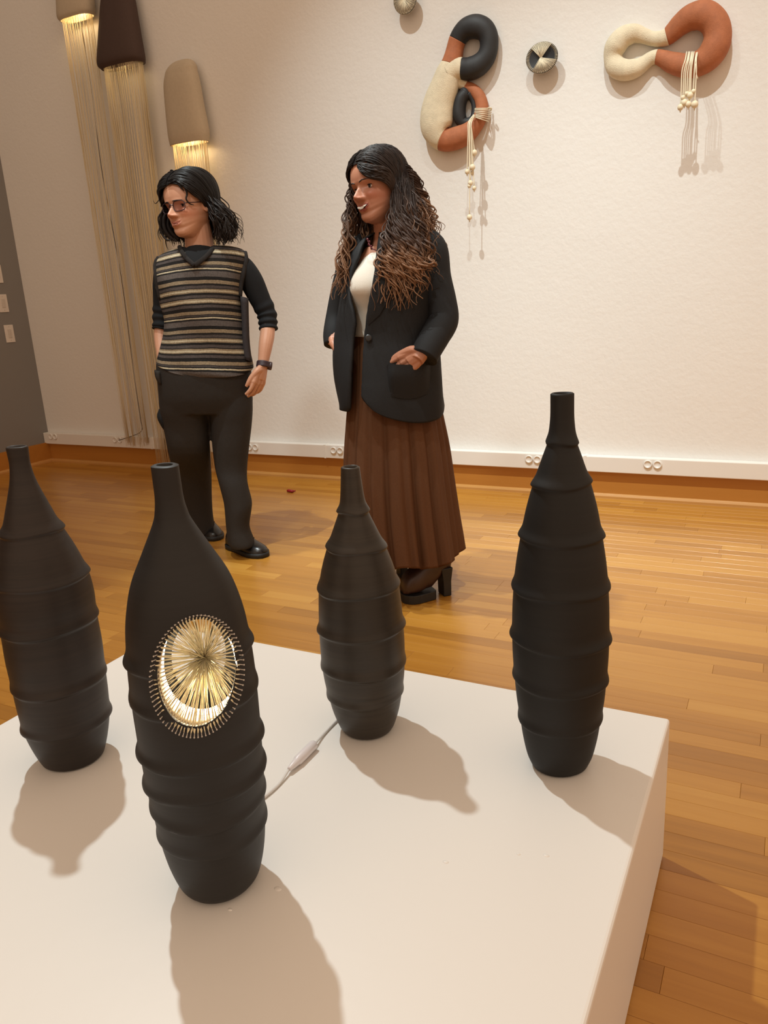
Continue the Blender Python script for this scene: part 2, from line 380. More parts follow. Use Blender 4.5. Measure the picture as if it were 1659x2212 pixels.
ra = abs((eR - eL) @ hx) / 2; rb = abs((eT - eB) @ hz) / 2; cH = (eL + eR + eT + eB) / 4; cH = cF + hx * ((cH - cF) @ hx) + hz * ((cH - cF) @ hz)
def hole_ring(s, d, n=72): a = np.arange(n) * 2 * PI / n; return cH + axH * d + s * ra * np.cos(a)[:, None] * hx + s * rb * np.sin(a)[:, None] * hz
Lh = np.linalg.norm(cB - cF)
cut = mk('cutter', loft([hole_ring(1.0, -.12), hole_ring(1.0, .05), hole_ring(.80, Lh - .02), hole_ring(.78, Lh + .12)]), None); fix_normals(cut)
bo = bodyF.modifiers.new('hole', 'BOOLEAN'); bo.operation = 'DIFFERENCE'; bo.object = cut; bo.solver = 'EXACT'
cut.location = (0, 0, 0); bake(bodyF); bpy.data.objects.remove(cut)
try: bodyF.data.set_sharp_from_angle(angle=math.radians(38))
except Exception: pass
# light strip just inside the rim, pins round the window, threads to the knot in the middle
pn = np.array([surf_hit(BF, PF, *topx(q)) if surf_hit(BF, PF, *topx(q)) is not None else q for q in hole_ring(1.0, 0, 80)])
cax = np.array([BF[0], BF[1], 0])
def inward(P, d):
    v = P - cax; v[:, 2] = 0; v /= np.linalg.norm(v, axis=1)[:, None]; return P - v * d
h_in = nrm(axH * [1, 1, 0]); axS = nrm(h_in + .16 * nrm(hx * [1, 1, 0])); cS = pn.mean(0)
fr0 = (pn - cF) @ axS                                 # depth of each rim point along the sleeve axis
def slv(sc_, depth): return cS + (pn - axS * (fr0 - 0)[:, None] + axS * depth - cS - axS * ((cF - cS) @ axS)) * 1.0 if False else pn + axS * (depth - fr0)[:, None]
def shrink_(P, k): c = P.mean(0); return c + (P - c) * k
def ring_loft(rs):
    V = np.stack(rs, 1); m2, k2, _ = V.shape; f = []
    for a0 in range(m2):
        for b0 in range(k2): f.append((a0 * k2 + b0, a0 * k2 + (b0 + 1) % k2, ((a0 + 1) % m2) * k2 + (b0 + 1) % k2, ((a0 + 1) % m2) * k2 + b0))
    return V.reshape(-1, 3), f
SD_ = .031
mk('window_sleeve', ring_loft([shrink_(pn, .995) + axS * .0015, shrink_(slv(1, SD_), .995), shrink_(slv(1, SD_), 1.03), shrink_(pn, 1.0) + axS * .008]), plain('pale_clay_sleeve', (.40, .31, .24, 1), .6), tF)
o = mk('light_strip', ring_loft([shrink_(slv(1, SD_ - .001), .985), shrink_(slv(1, SD_ + .013), .985), shrink_(slv(1, SD_ + .013), 1.02), shrink_(slv(1, SD_ - .001), 1.02)]), emit('warm_led_strip', (1, .93, .76, 1), 5.5), tF); o['label'] = 'bright warm light strip inside the window'
M_THREAD = plain('cream_thread', (.88, .78, .52, 1), .6); M_PIN = plain('steel_pin', (.55, .5, .45, 1), .35)
knot = axis_pt(BF, 443, 1419, 0.0)
thr, pins = [], []
ctrp = pn.mean(0); NP = 76
for i in range(NP):
    a = 2 * PI * i / NP; q0 = cH + 1.045 * ra * math.cos(a) * hx + 1.045 * rb * math.sin(a) * hz
    s0 = surf_hit(BF, PF, *topx(q0)); s0 = q0 if s0 is None else s0
    q1 = cH + 1.02 * ra * math.cos(a) * hx + 1.02 * rb * math.sin(a) * hz
    rad_ = nrm(s0 - cax * [1, 1, 0] - [0, 0, s0[2]]); p1 = s0 + rad_ * .006 + nrm(q0 - cH) * .003
    pins.append(tube([s0 - rad_ * .004, p1], [.0006, .0006], 5)); pins.append(ball(p1, .0011, 6, 5))
    anchor = s0 + rad_ * .0025
    edge = cH + 1.0 * ra * math.cos(a) * hx + 1.0 * rb * math.sin(a) * hz; se = surf_hit(BF, PF, *topx(edge)); edge = (se if se is not None else edge) + rad_ * .001
    for k in range(3):
        kk = knot + rng.normal(0, .002, 3); j = rng.normal(0, .0012, 3)
        mid = edge + (kk - edge) * .5 + rng.normal(0, .0012, 3)
        thr.append(tube([anchor, edge + j * .5, mid, kk], [.0006] * 4, 4))
for i in range(110):       # threads going on from the knot to the rear opening
    a = rng.uniform(0, 2 * PI); e = cH + axH * (Lh - .012) + .80 * ra * math.cos(a) * hx + .80 * rb * math.sin(a) * hz
    thr.append(tube([knot + rng.normal(0, .002, 3), e], [.0006, .0006], 4))
o = setp(mk('thread_web', merge(thr), M_THREAD, tF), 'cream threads radiating from one knot', kind='stuff')
o = setp(mk('pins', merge(pins), M_PIN, tF), 'small steel pins round the window', kind='stuff')
lp = bpy.data.lights.new('bottle_glow', 'POINT'); lp.energy = .5; lp.color = (1, .86, .6); lp.shadow_soft_size = .01
lo = bpy.data.objects.new('bottle_glow', lp); COL.objects.link(lo); lo.location = knot + (cF - knot) * .25 - np.array([0, 0, .045])

# lamp cord with inline switch
M_CORD = plain('white_cord', (.72, .70, .68, 1), .4)
cz = ZT + .0035
def gp(x, y, z=cz): return onZ(x, y, z)
cr = thing('lamp_cord', onZ(652, 1640, ZT), 'white lamp cord with inline switch lying between the front and the smallest bottle', 'cord')
mk('cable', ctube([gp(540, 1745), gp(583, 1712), gp(606, 1690), gp(624, 1662, ZT + .008)], .0022, 6, 8), M_CORD, cr)
mk('cable', ctube([gp(679, 1608, ZT + .008), gp(700, 1585), gp(728, 1556), gp(760, 1530)], .0022, 6, 8), M_CORD, cr)
a0, a1 = gp(624, 1662, ZT + .009), gp(679, 1607, ZT + .009); ax_ = a1 - a0
mk('inline_switch', tube([a0 + ax_ * t for t in (0, .02, .27, .3, .34, .96, .99, 1)], [.003, .0042, .0072, .0072, .0088, .0088, .0078, .0045], 18), plain('white_switch_plastic', (.78, .74, .76, 1), .3), cr)

# ------------------------------------------------------------------ wall pieces
def flatk(name, w_, h_, d_): pass
M_TERRA = plain('terracotta_clay', (.40, .135, .055, 1), .75, .12, 30, .35, 160, .003)
M_CREAM = plain('rough_cream_clay', (.74, .65, .47, 1), .85, .08, 30, .7, 260, .004)
M_SBLK = plain('charcoal_clay', (.018, .019, .021, 1), .6, .15, 30, .2, 160, .002)
M_COT = plain('cream_cotton_cord', (.80, .72, .54, 1), .8)
M_BEAD = plain('cream_clay_bead', (.78, .68, .49, 1), .6)
def wpt(x, y, off): return onY(x, y, DW - off)
def z6(x, y): return 840 + x * .2622, y * .2622
def z7(x, y): return 1240 + x * .2526, y * .2526
WALLN = np.array([0, -1, 0.])
def wall_tube(pts, zf, k=7, n=24, dep=.86, lift=.9):
    """tube resting on the wall; pts rows of (x, y, radius) in crop pixels"""
    s = .2622 if zf is z6 else .2526; rows = []
    for x, y, r in pts:
        P0 = wpt(*zf(x, y), .06); rad = r * s / ppm(P0); P = wpt(*zf(x, y), rad * dep * lift); rows.append(list(P) + [rad])
    q = crom(rows, k); return tube(q[:, :3], q[:, 3], n, (WALLN, dep))
# middle sculpture
sp = wpt(*z6(520, 700), 0)
s1 = thing('wall_sculpture', sp, 'figure-eight clay wall sculpture in charcoal, terracotta and cream with wrapped cords', 'sculpture')
def wall_chain(segs, zf, k=8, n=28, closed=False):
    """one continuous clay tube split into coloured sections; rows of (x, y, radius, depth)"""
    sc = .2622 if zf is z6 else .2526; rows, cuts = [], [0]
    for g in segs:
        for x, y, r, dp in g:
            rad = r * sc / ppm(wpt(*zf(x, y), .06)); rows.append(list(wpt(*zf(x, y), rad * dp * .9)) + [rad, dp])
        cuts.append(len(rows))
    if closed: ext = rows[-2:] + rows + rows[:3]; q = crom(ext, k)[2 * k:2 * k + len(rows) * k + 1]
    else: q = crom(rows, k)
    P = q[:, :3]; T = np.gradient(P, axis=0)
    if closed: T[0] = T[-1] = P[1] - P[-2]
    T /= np.linalg.norm(T, axis=1)[:, None]; a = np.arange(n) * 2 * PI / n; rings = []
    for i_ in range(len(q)):
        side = nrm(np.cross(T[i_], WALLN)); rings.append(P[i_] + q[i_, 3] * (np.cos(a)[:, None] * side + q[i_, 4] * np.sin(a)[:, None] * WALLN))
    out = []
    for c0, c1 in zip(cuts[:-1], cuts[1:]):
        e = min(c1 * k, len(q) - 1) if (closed or c1 < len(rows)) else len(q) - 1
        out.append(loft(rings[c0 * k:e + 1]))
    return out
D8 = lambda L, d=.86: [(x, y, r, d) for x, y, r in L]
ca, cb, cc, ce = wall_chain([
    D8([(600, 565, 80), (665, 567, 88), (735, 540, 88), (795, 478, 82), (823, 400, 78), (822, 310, 80), (785, 245, 86), (720, 219, 90), (650, 232, 86), (600, 275, 80)]),
    D8([(566, 332, 75), (546, 400, 74), (532, 465, 80)]),
    [(515, 528, 88, .84), (485, 610, 106, .78), (455, 720, 124, .70), (415, 840, 136, .66), (394, 950, 142, .66), (394, 1040, 138, .68), (416, 1108, 116, .76)],
    D8([(452, 1145, 95), (500, 1152, 88), (570, 1134, 88), (640, 1100, 82), (705, 1040, 68), (750, 970, 60), (768, 890, 54), (752, 810, 50), (712, 755, 46), (668, 720, 40), (620, 700, 34)])], z6)
mk('charcoal_loop', ca, M_SBLK, s1); mk('terracotta_band', cb, M_TERRA, s1); mk('cream_body', cc, M_CREAM, s1); mk('terracotta_loop', ce, M_TERRA, s1)
mk('cream_shoulder', wall_tube([(495, 610, 96), (550, 572, 90), (606, 564, 82)], z6), M_CREAM, s1)
mk('cream_bridge', wall_tube([(520, 660, 66), (580, 680, 50), (640, 700, 36)], z6), M_CREAM, s1)
mk('charcoal_ring', wall_tube([(640, 765, 46), (600, 815, 52), (582, 880, 54), (582, 950, 54), (606, 1005, 48), (650, 1012, 40), (690, 985, 34), (706, 930, 28), (706, 870, 26), (690, 815, 28), (660, 775, 36)], z6, dep=1.05), M_SBLK, s1)
mk('charcoal_ring_join', wall_tube([(612, 735, 24), (622, 762, 42), (640, 790, 40)], z6, dep=1.0), M_SBLK, s1)
# cords wrapped round the terracotta arm and hanging
for k, (ya, yb, xa, xb) in enumerate([(895, 893, 712, 828), (905, 908, 710, 832), (918, 925, 708, 830), (930, 942, 706, 828), (943, 960, 704, 824), (952, 978, 702, 818), (962, 996, 702, 808)]):
    pts = []
    for t in np.linspace(-.15, 1.12, 14):
        off = .012 + .084 * math.sin(PI * np.clip(.08 + t * .84, .02, .98))
        pts.append(wpt(*z6(xa + (xb - xa) * t, ya + (yb - ya) * t), off))
    mk('cord_wrap', tube(pts, .0028, 6), M_COT, s1)
mk('cord_knot', ctube([wpt(*z6(815, 893), .05), wpt(*z6(832, 886), .07), wpt(*z6(846, 896), .06), wpt(*z6(838, 905), .045)], .0035, 4, 6), M_COT, s1)
def hang(root, zf, start, beadpx, off0, off1, r=.0026, br=.019, top=None):
    """cord from start over the front and straight down to a bead"""
    B = wpt(*zf(*beadpx), off1); S = wpt(*zf(*start), off0); T = wpt(*zf(*top), off1) if top else np.array([B[0], S[1], S[2]])
    K = np.array([B[0], B[1], B[2] + br * .5])
    pts = [S, T] + [T + (K - T) * t for t in (.25, .6, 1)]
    c = mk('cord', ctube(pts, r, 5, 6), M_COT, root)
    b = mk('bead', merge([ball(B, (br, br, br * 1.05), 14, 10), tube([B - [0, 0, br], B - [0, 0, br * 1.7]], [r * 1.3, r * .8], 6)]), M_BEAD, root)
for bx_, by_, br in ((705, 1258, .0145), (688, 1378, .0145), (645, 1415, .012), (686, 1425, .009), (672, 1508, .013), (662, 1532, .009), (703, 1550, .0105), (664, 1790, .0135)):
    hang(s1, z6, (700 + rng.uniform(-8, 8), 955 + rng.uniform(-14, 12)), (bx_, by_), .075, .10 + rng.uniform(0, .02), br=br, top=(668 + (bx_ - 675) * .35 + rng.uniform(-6, 6), 1000 + rng.uniform(-10, 25)))
# right sculpture
s2 = thing('wall_sculpture', wpt(*z7(800, 400), 0), 'infinity-shaped clay wall sculpture, small cream loop joined to large terracotta loop', 'sculpture')
ca, cb = wall_chain([
    D8([(706, 486, 58), (655, 500, 56), (600, 540, 62), (530, 582, 76), (440, 600, 84), (362, 570, 84), (334, 490, 78), (355, 400, 92), (420, 320, 88), (510, 288, 76), (590, 305, 60), (660, 328, 56), (730, 332, 62)]),
    D8([(795, 315, 70), (850, 268, 80), (912, 208, 92), (1000, 148, 106), (1110, 130, 115), (1195, 190, 113), (1228, 290, 113), (1208, 400, 118), (1140, 495, 112), (1040, 552, 100), (940, 560, 92), (840, 535, 82), (765, 502, 66)])], z7, closed=True)
mk('cream_loop', ca, M_CREAM, s2); mk('terracotta_loop', cb, M_TERRA, s2)
for bx_, by_, br in ((1020, 782, .0095), (965, 802, .0095), (993, 816, .0135), (932, 835, .0095), (945, 878, .014), (978, 893, .013), (910, 918, .013), (1032, 893, .015)):
    xs = 950 + (bx_ - 905) / 130 * 100
    B = wpt(*z7(bx_, by_), .165); pts = [wpt(*z7(xs + 10, 442), .03), wpt(*z7(xs + 6, 462), .10), wpt(*z7(xs - 2, 510), .158)]
    T = np.array([B[0], B[1], wpt(*z7(xs - 8, 600), .165)[2]]); K = B + [0, 0, br * .6]
    mk('cord', ctube(pts + [T, (T + K) / 2, K], .0026, 5, 6), M_COT, s2)
    mk('bead', merge([ball(B, (br, br, br * 1.05), 14, 10), tube([B - [0, 0, br], B - [0, 0, br * 1.6]], [.003, .002], 6)]), M_BEAD, s2)
mk('cord', ctube([wpt(*z7(1058, 438), .04), wpt(*z7(1050, 470), .12), wpt(*z7(1040, 560), .168), wpt(*z7(1042, 620), .168), wpt(*z7(1058, 676), .160)], .0022, 5, 6), M_COT, s2)

def thread_disc(name, c_px, rx, rz, label, gap_dirs, tiltv):
    C = wpt(*c_px, .0); C0 = np.array([C[0], DW, C[2]])
    d = thing(name, C0, label, 'wall disc', 'small thread-wrapped discs on the wall')
    n = 48; a = np.arange(n) * 2 * PI / n
    def ring(s, off): return np.column_stack([C0[0] + s * rx * np.cos(a), np.full(n, DW - off), C0[2] + s * rz * np.sin(a)])
    mk('dish', loft([ring(.45, .0), ring(.5, .02), ring(.9, .048), ring(1.0, .058), ring(.99, .063), ring(.94, .062), ring(.6, .052), ring(.1, .050)]), M_SBLK, d)
    th = []
    for i in range(64):
        t = 2 * PI * i / 64
        def P(s, off, tt=t): return np.array([C0[0] + s * rx * math.cos(tt), DW - off, C0[2] + s * rz * math.sin(tt)])
        th.append(tube([P(.80, .058), P(.95, .0645), P(1.006, .061), P(.97, .052), P(.86, .046)], .0011, 4))
    knot_ = C0 + np.array([-.06 * rx, -.066, -.02 * rz])
    for (a0, a1, m) in gap_dirs:
        for t in np.linspace(math.radians(a0), math.radians(a1), m):
            e = np.array([C0[0] + .96 * rx * math.cos(t), DW - .065, C0[2] + .96 * rz * math.sin(t)])
            th.append(tube([e, knot_ + rng.normal(0, .0015, 3) * [1, .3, 1]], .0010, 4))
    setp(mk('thread_wrap', merge(th), M_COT, d), kind='stuff')
P_ = ppm(wpt(1178, 130, .05))
thread_disc('thread_disc', (1178, 131), 33 / P_ * 1.06, 30 / P_ * 1.02, 'round black disc with cream threads crossing like an hourglass, between the two big sculptures', [(52, 132, 26), (232, 342, 34)], 0)
thread_disc('thread_disc', (886, 6), 20 / P_ * 1.45, 31 / P_ * 1.0, 'black disc wrapped in cream thread, cut by the top of the picture', [(150, 395, 60), (52, 62, 3)], 0)

# ------------------------------------------------------------------ wall lamps with string fringes
M_STR = plain('cream_string', (.74, .62, .40, 1), .8)
M_SHADE_B = plain('beige_felt_shade', (.50, .42, .31, 1), .85, .04, 60, .15, 300)
M_SHADE_D = plain('dark_brown_felt_shade', (.060, .035, .028, 1), .8, .05, 60, .15, 300)
M_IN = plain('shade_lining', (.70, .58, .36, 1), .8)
def sconce(rows, label, m, fr_x, ztop_open, fr_bottom, watt, n_str, domed):
    """rows of (z, x centre, half width, depth) from the bottom up: half tube standing off the wall"""
    z0, x0, h0, d0 = rows[0]; t = thing('string_wall_lamp', (x0, DW, z0), label, 'wall lamp', 'wall lamps with string fringes')
    q = crom(rows, 8); n = 36; a = np.linspace(0, 2 * PI, n, endpoint=False); gapY = DW - .022
    def ring(z, x, hw, dp, s=0):
        c = np.cos(a); sn = np.sin(a); e = .75
        px = x + (hw - s) * np.sign(c) * np.abs(c) ** e; py = gapY - dp * .5 - (dp * .5 - s) * np.sign(sn) * np.abs(sn) ** e
        return np.column_stack([px, py, np.full(n, z)])
    outer = [ring(*r) for r in q]
    inner = [ring(max(r[0], q[0][0]), r[1], r[2], r[3], .006) for r in q[::-1][6:]]
    lipo = ring(q[0][0] - .002, q[0][1], q[0][2], q[0][3], .003)
    v, f = loft(outer[::-1] + [lipo] + inner[::1][::-1][:1] if False else outer[::-1] + [lipo] + [ring(r[0], r[1], r[2], r[3], .006) for r in q[:-6]])
    mk('shade', (v, f), m, t)
    mk('bracket', box((x0 - h0 * .4, gapY - .01, z0 + .1), (x0 + h0 * .4, DW - .001, z0 + .2)), m, t, smooth=False)
    # hoop the strings hang from
    hp = ring(z0 + .01, x0, h0 - .013, d0 - .026); hp = np.vstack([hp, hp[:1]])
    mk('hoop', tube(hp, .003, 6), M_STR, t)
    th = []
    for i in range(n_str):
        ang = 2 * PI * i / n_str + rng.uniform(-.03, .03); c, sn = math.cos(ang), math.sin(ang)
        x = x0 + (h0 - .015) * np.sign(c) * abs(c) ** .75; y = gapY - d0 * .5 - (d0 * .5 - .015) * np.sign(sn) * abs(sn) ** .75
        y = min(y, DW - .058); zb = fr_bottom + rng.uniform(0, .05); ph = rng.uniform(0, 6.28)
        k = rng.uniform(.55, 1.0); drift = rng.normal(0, .008)
        pts = [(x, y, z0 + .012)] + [(x + (x0 + (x - x0) * k - x) * s ** .7 + drift * s + .003 * math.sin(7 * s + ph), y + .002 * math.sin(5 * s + ph), z0 + (zb - z0) * s) for s in (.12, .3, .5, .7, .85, 1)]
        th.append(tube(pts, .0016, 4))
    setp(mk('string_fringe', merge(th), M_STR, t), 'long cream strings hanging from the hoop', kind='stuff')
    if watt:
        mk('bulb', merge([ball((x0, gapY - d0 * .5, z0 + .10), (.022, .022, .03)), tube([(x0, gapY - d0 * .5, z0 + .13), (x0, gapY - d0 * .5, z0 + .2)], .014, 10)]), emit('warm_bulb', (1, .72, .36, 1), 14), t)
        l = bpy.data.lights.new('lamp_glow', 'POINT'); l.energy = watt; l.color = (1, .74, .40); l.shadow_soft_size = .02
        lo = bpy.data.objects.new('lamp_glow', l); COL.objects.link(lo); lo.location = (x0, gapY - d0 * .5, z0 + .05)
    return t
def zx(x, y): P = onY(x, y, DW - .09); return P[2], P[0]
def srow(pl_, pr_, dep):
    (za, xa), (zb, xb) = zx(*pl_), zx(*pr_); return ((za + zb) / 2, (xa + xb) / 2, abs(xb - xa) / 2, dep)
# right lamp
rw = [srow((369, 312), (446, 308), .115), srow((366, 290), (447, 285), .125), srow((361, 240), (437, 236), .125), srow((356, 185), (427, 182), .12), srow((357, 160), (420, 157), .11)]
za, xa = zx(388, 124); zb_, xb_, hb_ = rw[-1][0], rw[-1][1], rw[-1][2]
rw += [(zb_ + (za - zb_) * t, xb_ + (xa - xb_) * t, hb_ * w_, .11 * d_) for t, w_, d_ in ((.35, .93, .92), (.65, .74, .78), (.87, .48, .55), (1, .10, .15))]
sconce(rw, 'beige dome-topped wall lamp with lit strings, directly above the head with glasses', M_SHADE_B, None, 0, .02, 1.0, 64, True)
# middle lamp, dark brown taper
rw = [srow((222, 144), (309, 142), .125), srow((216, 132), (310, 128), .145), srow((217, 90), (302, 85), .14), srow((219, 0), (284, -4), .115), srow((222, -80), (262, -84), .08)]
rw.append((rw[-1][0] + .06, rw[-1][1], .02, .03))
sconce(rw, 'tapering dark brown wall lamp with long cream strings reaching the floor', M_SHADE_D, None, 0, .03, .15, 96, False)
# left lamp
rw = [srow((130, 40), (197, 37), .11), srow((125, 28), (199, 24), .12), srow((122, -20), (194, -24), .12)]
z_, x_, h_, d_ = rw[-1]; rw += [(z_ + .22, x_, h_, .12), (z_ + .30, x_, h_ * .8, .09), (z_ + .33, x_, .03, .03)]
tl_ = sconce(rw, 'beige wall lamp with pale strings, cut by the top left of the picture', M_SHADE_B, None, 0, .16, .8, 44, False)
M_DC = plain('dark_lamp_cord', (.10, .07, .05, 1), .6)
mk('power_cord', ctube([wpt(176, 60, .05), wpt(188, 130, .04), wpt(205, 250, .03), wpt(222, 380, .02), wpt(262, 600, .02), wpt(288, 800, .02), wpt(303, 900, .025), wpt(306, 930, .055), wpt(285, 942, .06), wpt(256, 951, .06)], .0022, 5, 6), M_DC, tl_)

# ------------------------------------------------------------------ outlets and switch plates
def outlet(x, y, label):
    P = onY(x, y, DW - .05); t = thing('power_outlet', (P[0], DW - .05, P[2]), label, 'outlet', 'round twin sockets on the white raceway')
    for s in (-1, 1):
        c = np.array([P[0] + s * .0235, DW - .05, P[2]]); n = 24; a = np.arange(n) * 2 * PI / n
        ring = lambda r, d: np.column_stack([c[0] + r * np.cos(a), np.full(n, c[1] - d), c[2] + r * np.sin(a)])
        mk('socket', loft([ring(.0215, -.001), ring(.0215, .007), ring(.019, .009), ring(.016, .009), ring(.015, .0055), ring(.002, .0055)]), M_RACE, t)
for x, y, l in ((1410, 1003, 'twin white socket on the raceway, the rightmost one'), (1152, 992, 'twin white socket half hidden behind the neck of the tallest bottle'),
                (728, 973, 'twin white socket just left of the brown pleated skirt'), (546, 966, 'twin white socket beside the legs of the person in the striped vest'),
                (254, 950, 'twin white socket the dark lamp cord plugs into'), (115, 943, 'twin white socket by the corner with the grey wall')):
    outlet(x, y, l)
for (xa, ya), (xb, yb), l in (((-22, 571), (9, 612), 'ivory wall switch plate, topmost of three on the grey wall'), ((-9, 635), (21, 675), 'ivory wall switch plate, middle one of three on the grey wall'), ((6, 701), (34, 740), 'ivory wall switch plate, lowest of three on the grey wall')):
    A, B = onX(xa, ya, XL), onX(xb, yb, XL); yc = (A[1] + B[1]) / 2; zc = (A[2] + B[2]) / 2; 
    t = thing('switch_plate', (XL, yc, zc), l, 'light switch', 'switch plates on the grey wall'); hw, hh = .037, .062
    mk('plate', box((XL, yc - hw, zc - hh), (XL + .006, yc + hw, zc + hh)), M_PLATE, t, smooth=False, bevel=.002)
    mk('rocker', box((XL + .006, yc - .014, zc - .03), (XL + .010, yc + .014, zc + .03)), plain('rocker_plastic', (.60, .54, .48, 1), .35), t, smooth=False, bevel=.0015)
    for s in (-1, 1): mk('screw', tube([(XL + .005, yc, zc + s * .048), (XL + .0072, yc, zc + s * .048)], .003, 10), M_PIN, t)
# red scrap on the floor
C_ = onZ(627, 1064, 0)
rs = mk('red_scrap', merge([tube([C_ + [-.022, 0, .009], C_ + [-.012, .004, .0095], C_ + [.014, -.002, .0095], C_ + [.022, .001, .008]], [.007, .009, .009, .006], 10), tube([C_ + [.006, .01, .006], C_ + [.026, .018, .008]], [.006, .004], 8)]), plain('red_plastic', (.28, .008, .012, 1), .4), origin=C_)
setp(rs, 'small dark red scrap lying on the floor near the wall', 'scrap')
# ------------------------------------------------------------------ people
class Person:
    """vertical picture-facing plane through the standing point: P(x, y, v) is the pixel's point v metres in front of it"""
    def __init__(s, base):
        s.b = np.array([base[0], base[1], 0.]); h = nrm(s.b); s.n = -h; s.u = np.array([h[1], -h[0], 0.]); s.z = np.array([0, 0, 1.])
    def P(s, x, y, v=0.):
        d = ray(x, y); q = s.b + s.n * v; t = ((q - CAM) @ s.n) / (d @ s.n); return CAM + d * t
    def v_of(s, P): return (np.asarray(P) - s.b) @ s.n
    def sect(s, rows, k=5, n=40, e=2.3, ang=None):
        """rows (xl, yl, xr, yr, v, front, back) -> elliptic rings"""
        q = crom(rows, k); rings = []; a = np.arange(n) * 2 * PI / n if ang is None else ang
        for xl, yl, xr, yr, v, df, db in q:
            A, B = s.P(xl, yl, v), s.P(xr, yr, v); c = (A + B) / 2; h = (B - A) / 2
            cs, sn = np.cos(a), np.sin(a); cx = np.sign(cs) * np.abs(cs) ** (2 / e); sx = np.sign(sn) * np.abs(sn) ** (2 / e)
            rings.append(c + cx[:, None] * h + (sx * np.where(sx > 0, df, db))[:, None] * s.n)
        return np.array(rings)
    def shape(s, rows, **k): return loft(s.sect(rows, **k))
def front(A): return [tuple(r) for r in A]

# ---- head ---------------------------------------------------------
def interp_polar(pts, lo=-PI / 2, hi=PI / 2):
    p = np.asarray(pts, float); ph = np.arctan2(p[:, 1] - .5, p[:, 0]); r = np.hypot(p[:, 0], p[:, 1] - .5); o = np.argsort(ph); return ph[o], r[o]
FR = interp_polar([(.02, -.02), (.22, -.01), (.29, -.004), (.335, .03), (.35, .07), (.338, .12), (.372, .16), (.372, .19), (.382, .22), (.375, .26), (.378, .32), (.375, .40), (.372, .46), (.405, .53), (.415, .60), (.40, .72), (.335, .85), (.20, .95), (.0, 1.0)])
BK = interp_polar([(.0, -.02), (.18, .0), (.25, .18), (.34, .30), (.42, .45), (.45, .62), (.41, .80), (.26, .94), (.0, 1.0)])
SD = interp_polar([(.0, -.02), (.11, .0), (.182, .07), (.236, .18), (.276, .30), (.304, .42), (.325, .55), (.322, .70), (.28, .85), (.17, .96), (.0, 1.0)])
def head_r(th, ph):
    rf, rb, rs = (np.interp(ph, *t) for t in (FR, BK, SD)); c, s = np.cos(th), np.abs(np.sin(th)); p = 2.25
    rc = np.where(c > 0, rf, rb); return ((np.abs(c) / rc) ** p + (s / rs) ** p) ** (-1 / p)
def gz(x, c, w): return np.exp(-((x - c) / w) ** 2)
def head_mesh(smile=.3, nose=1.0, mouth_in=0., nth=200, nph=170):
    ph = np.linspace(-PI / 2 + .004, PI / 2 - .004, nph); th = np.linspace(-PI, PI, nth, endpoint=False)
    TH, PH = np.meshgrid(th, ph); r = head_r(TH, PH)
    x = r * np.cos(PH) * np.sin(TH); y = r * np.cos(PH) * np.cos(TH); z = .5 + r * np.sin(PH)
    f = np.clip(y / .15, 0, 1); ax = np.abs(x)
    h = np.interp(z, [.28, .288, .302, .318, .338, .38, .43, .47, .50], [0, .03, .085, .118, .124, .092, .056, .024, 0]) * nose
    wd = np.interp(z, [.28, .31, .34, .40, .47], [.062, .06, .048, .036, .034])
    dy = h * np.exp(-(ax / wd) ** 2.2) + .040 * nose * gz(ax, .058, .026) * gz(z, .312, .022)
    dy -= .048 * gz(ax, .135, .075) * gz(z, .462, .045)
    dy += .012 * gz(ax, .12, .09) * gz(z, .535, .025) + (.020 + .022 * smile) * gz(ax, .19, .075) * gz(z, .345, .06)
    zl = z - smile * .028 * (ax / .1) ** 2
    m = np.exp(-(ax / (.088 + .025 * smile)) ** 6)
    dy += m * (.020 * gz(zl, .216, .014) + .026 * gz(zl, .170, .017) - .020 * gz(zl, .193, .007))
    dy += .014 * gz(ax, 0, .07) * gz(z, .062, .04) - .010 * gz(ax, .115 + .02 * smile, .012) * gz(z, .235, .05) * smile
    dy -= mouth_in * gz(z, .17, .10) * np.exp(-(ax / .17) ** 2)
    y = y + dy * f
    return np.stack([x, y, z - .5], -1)
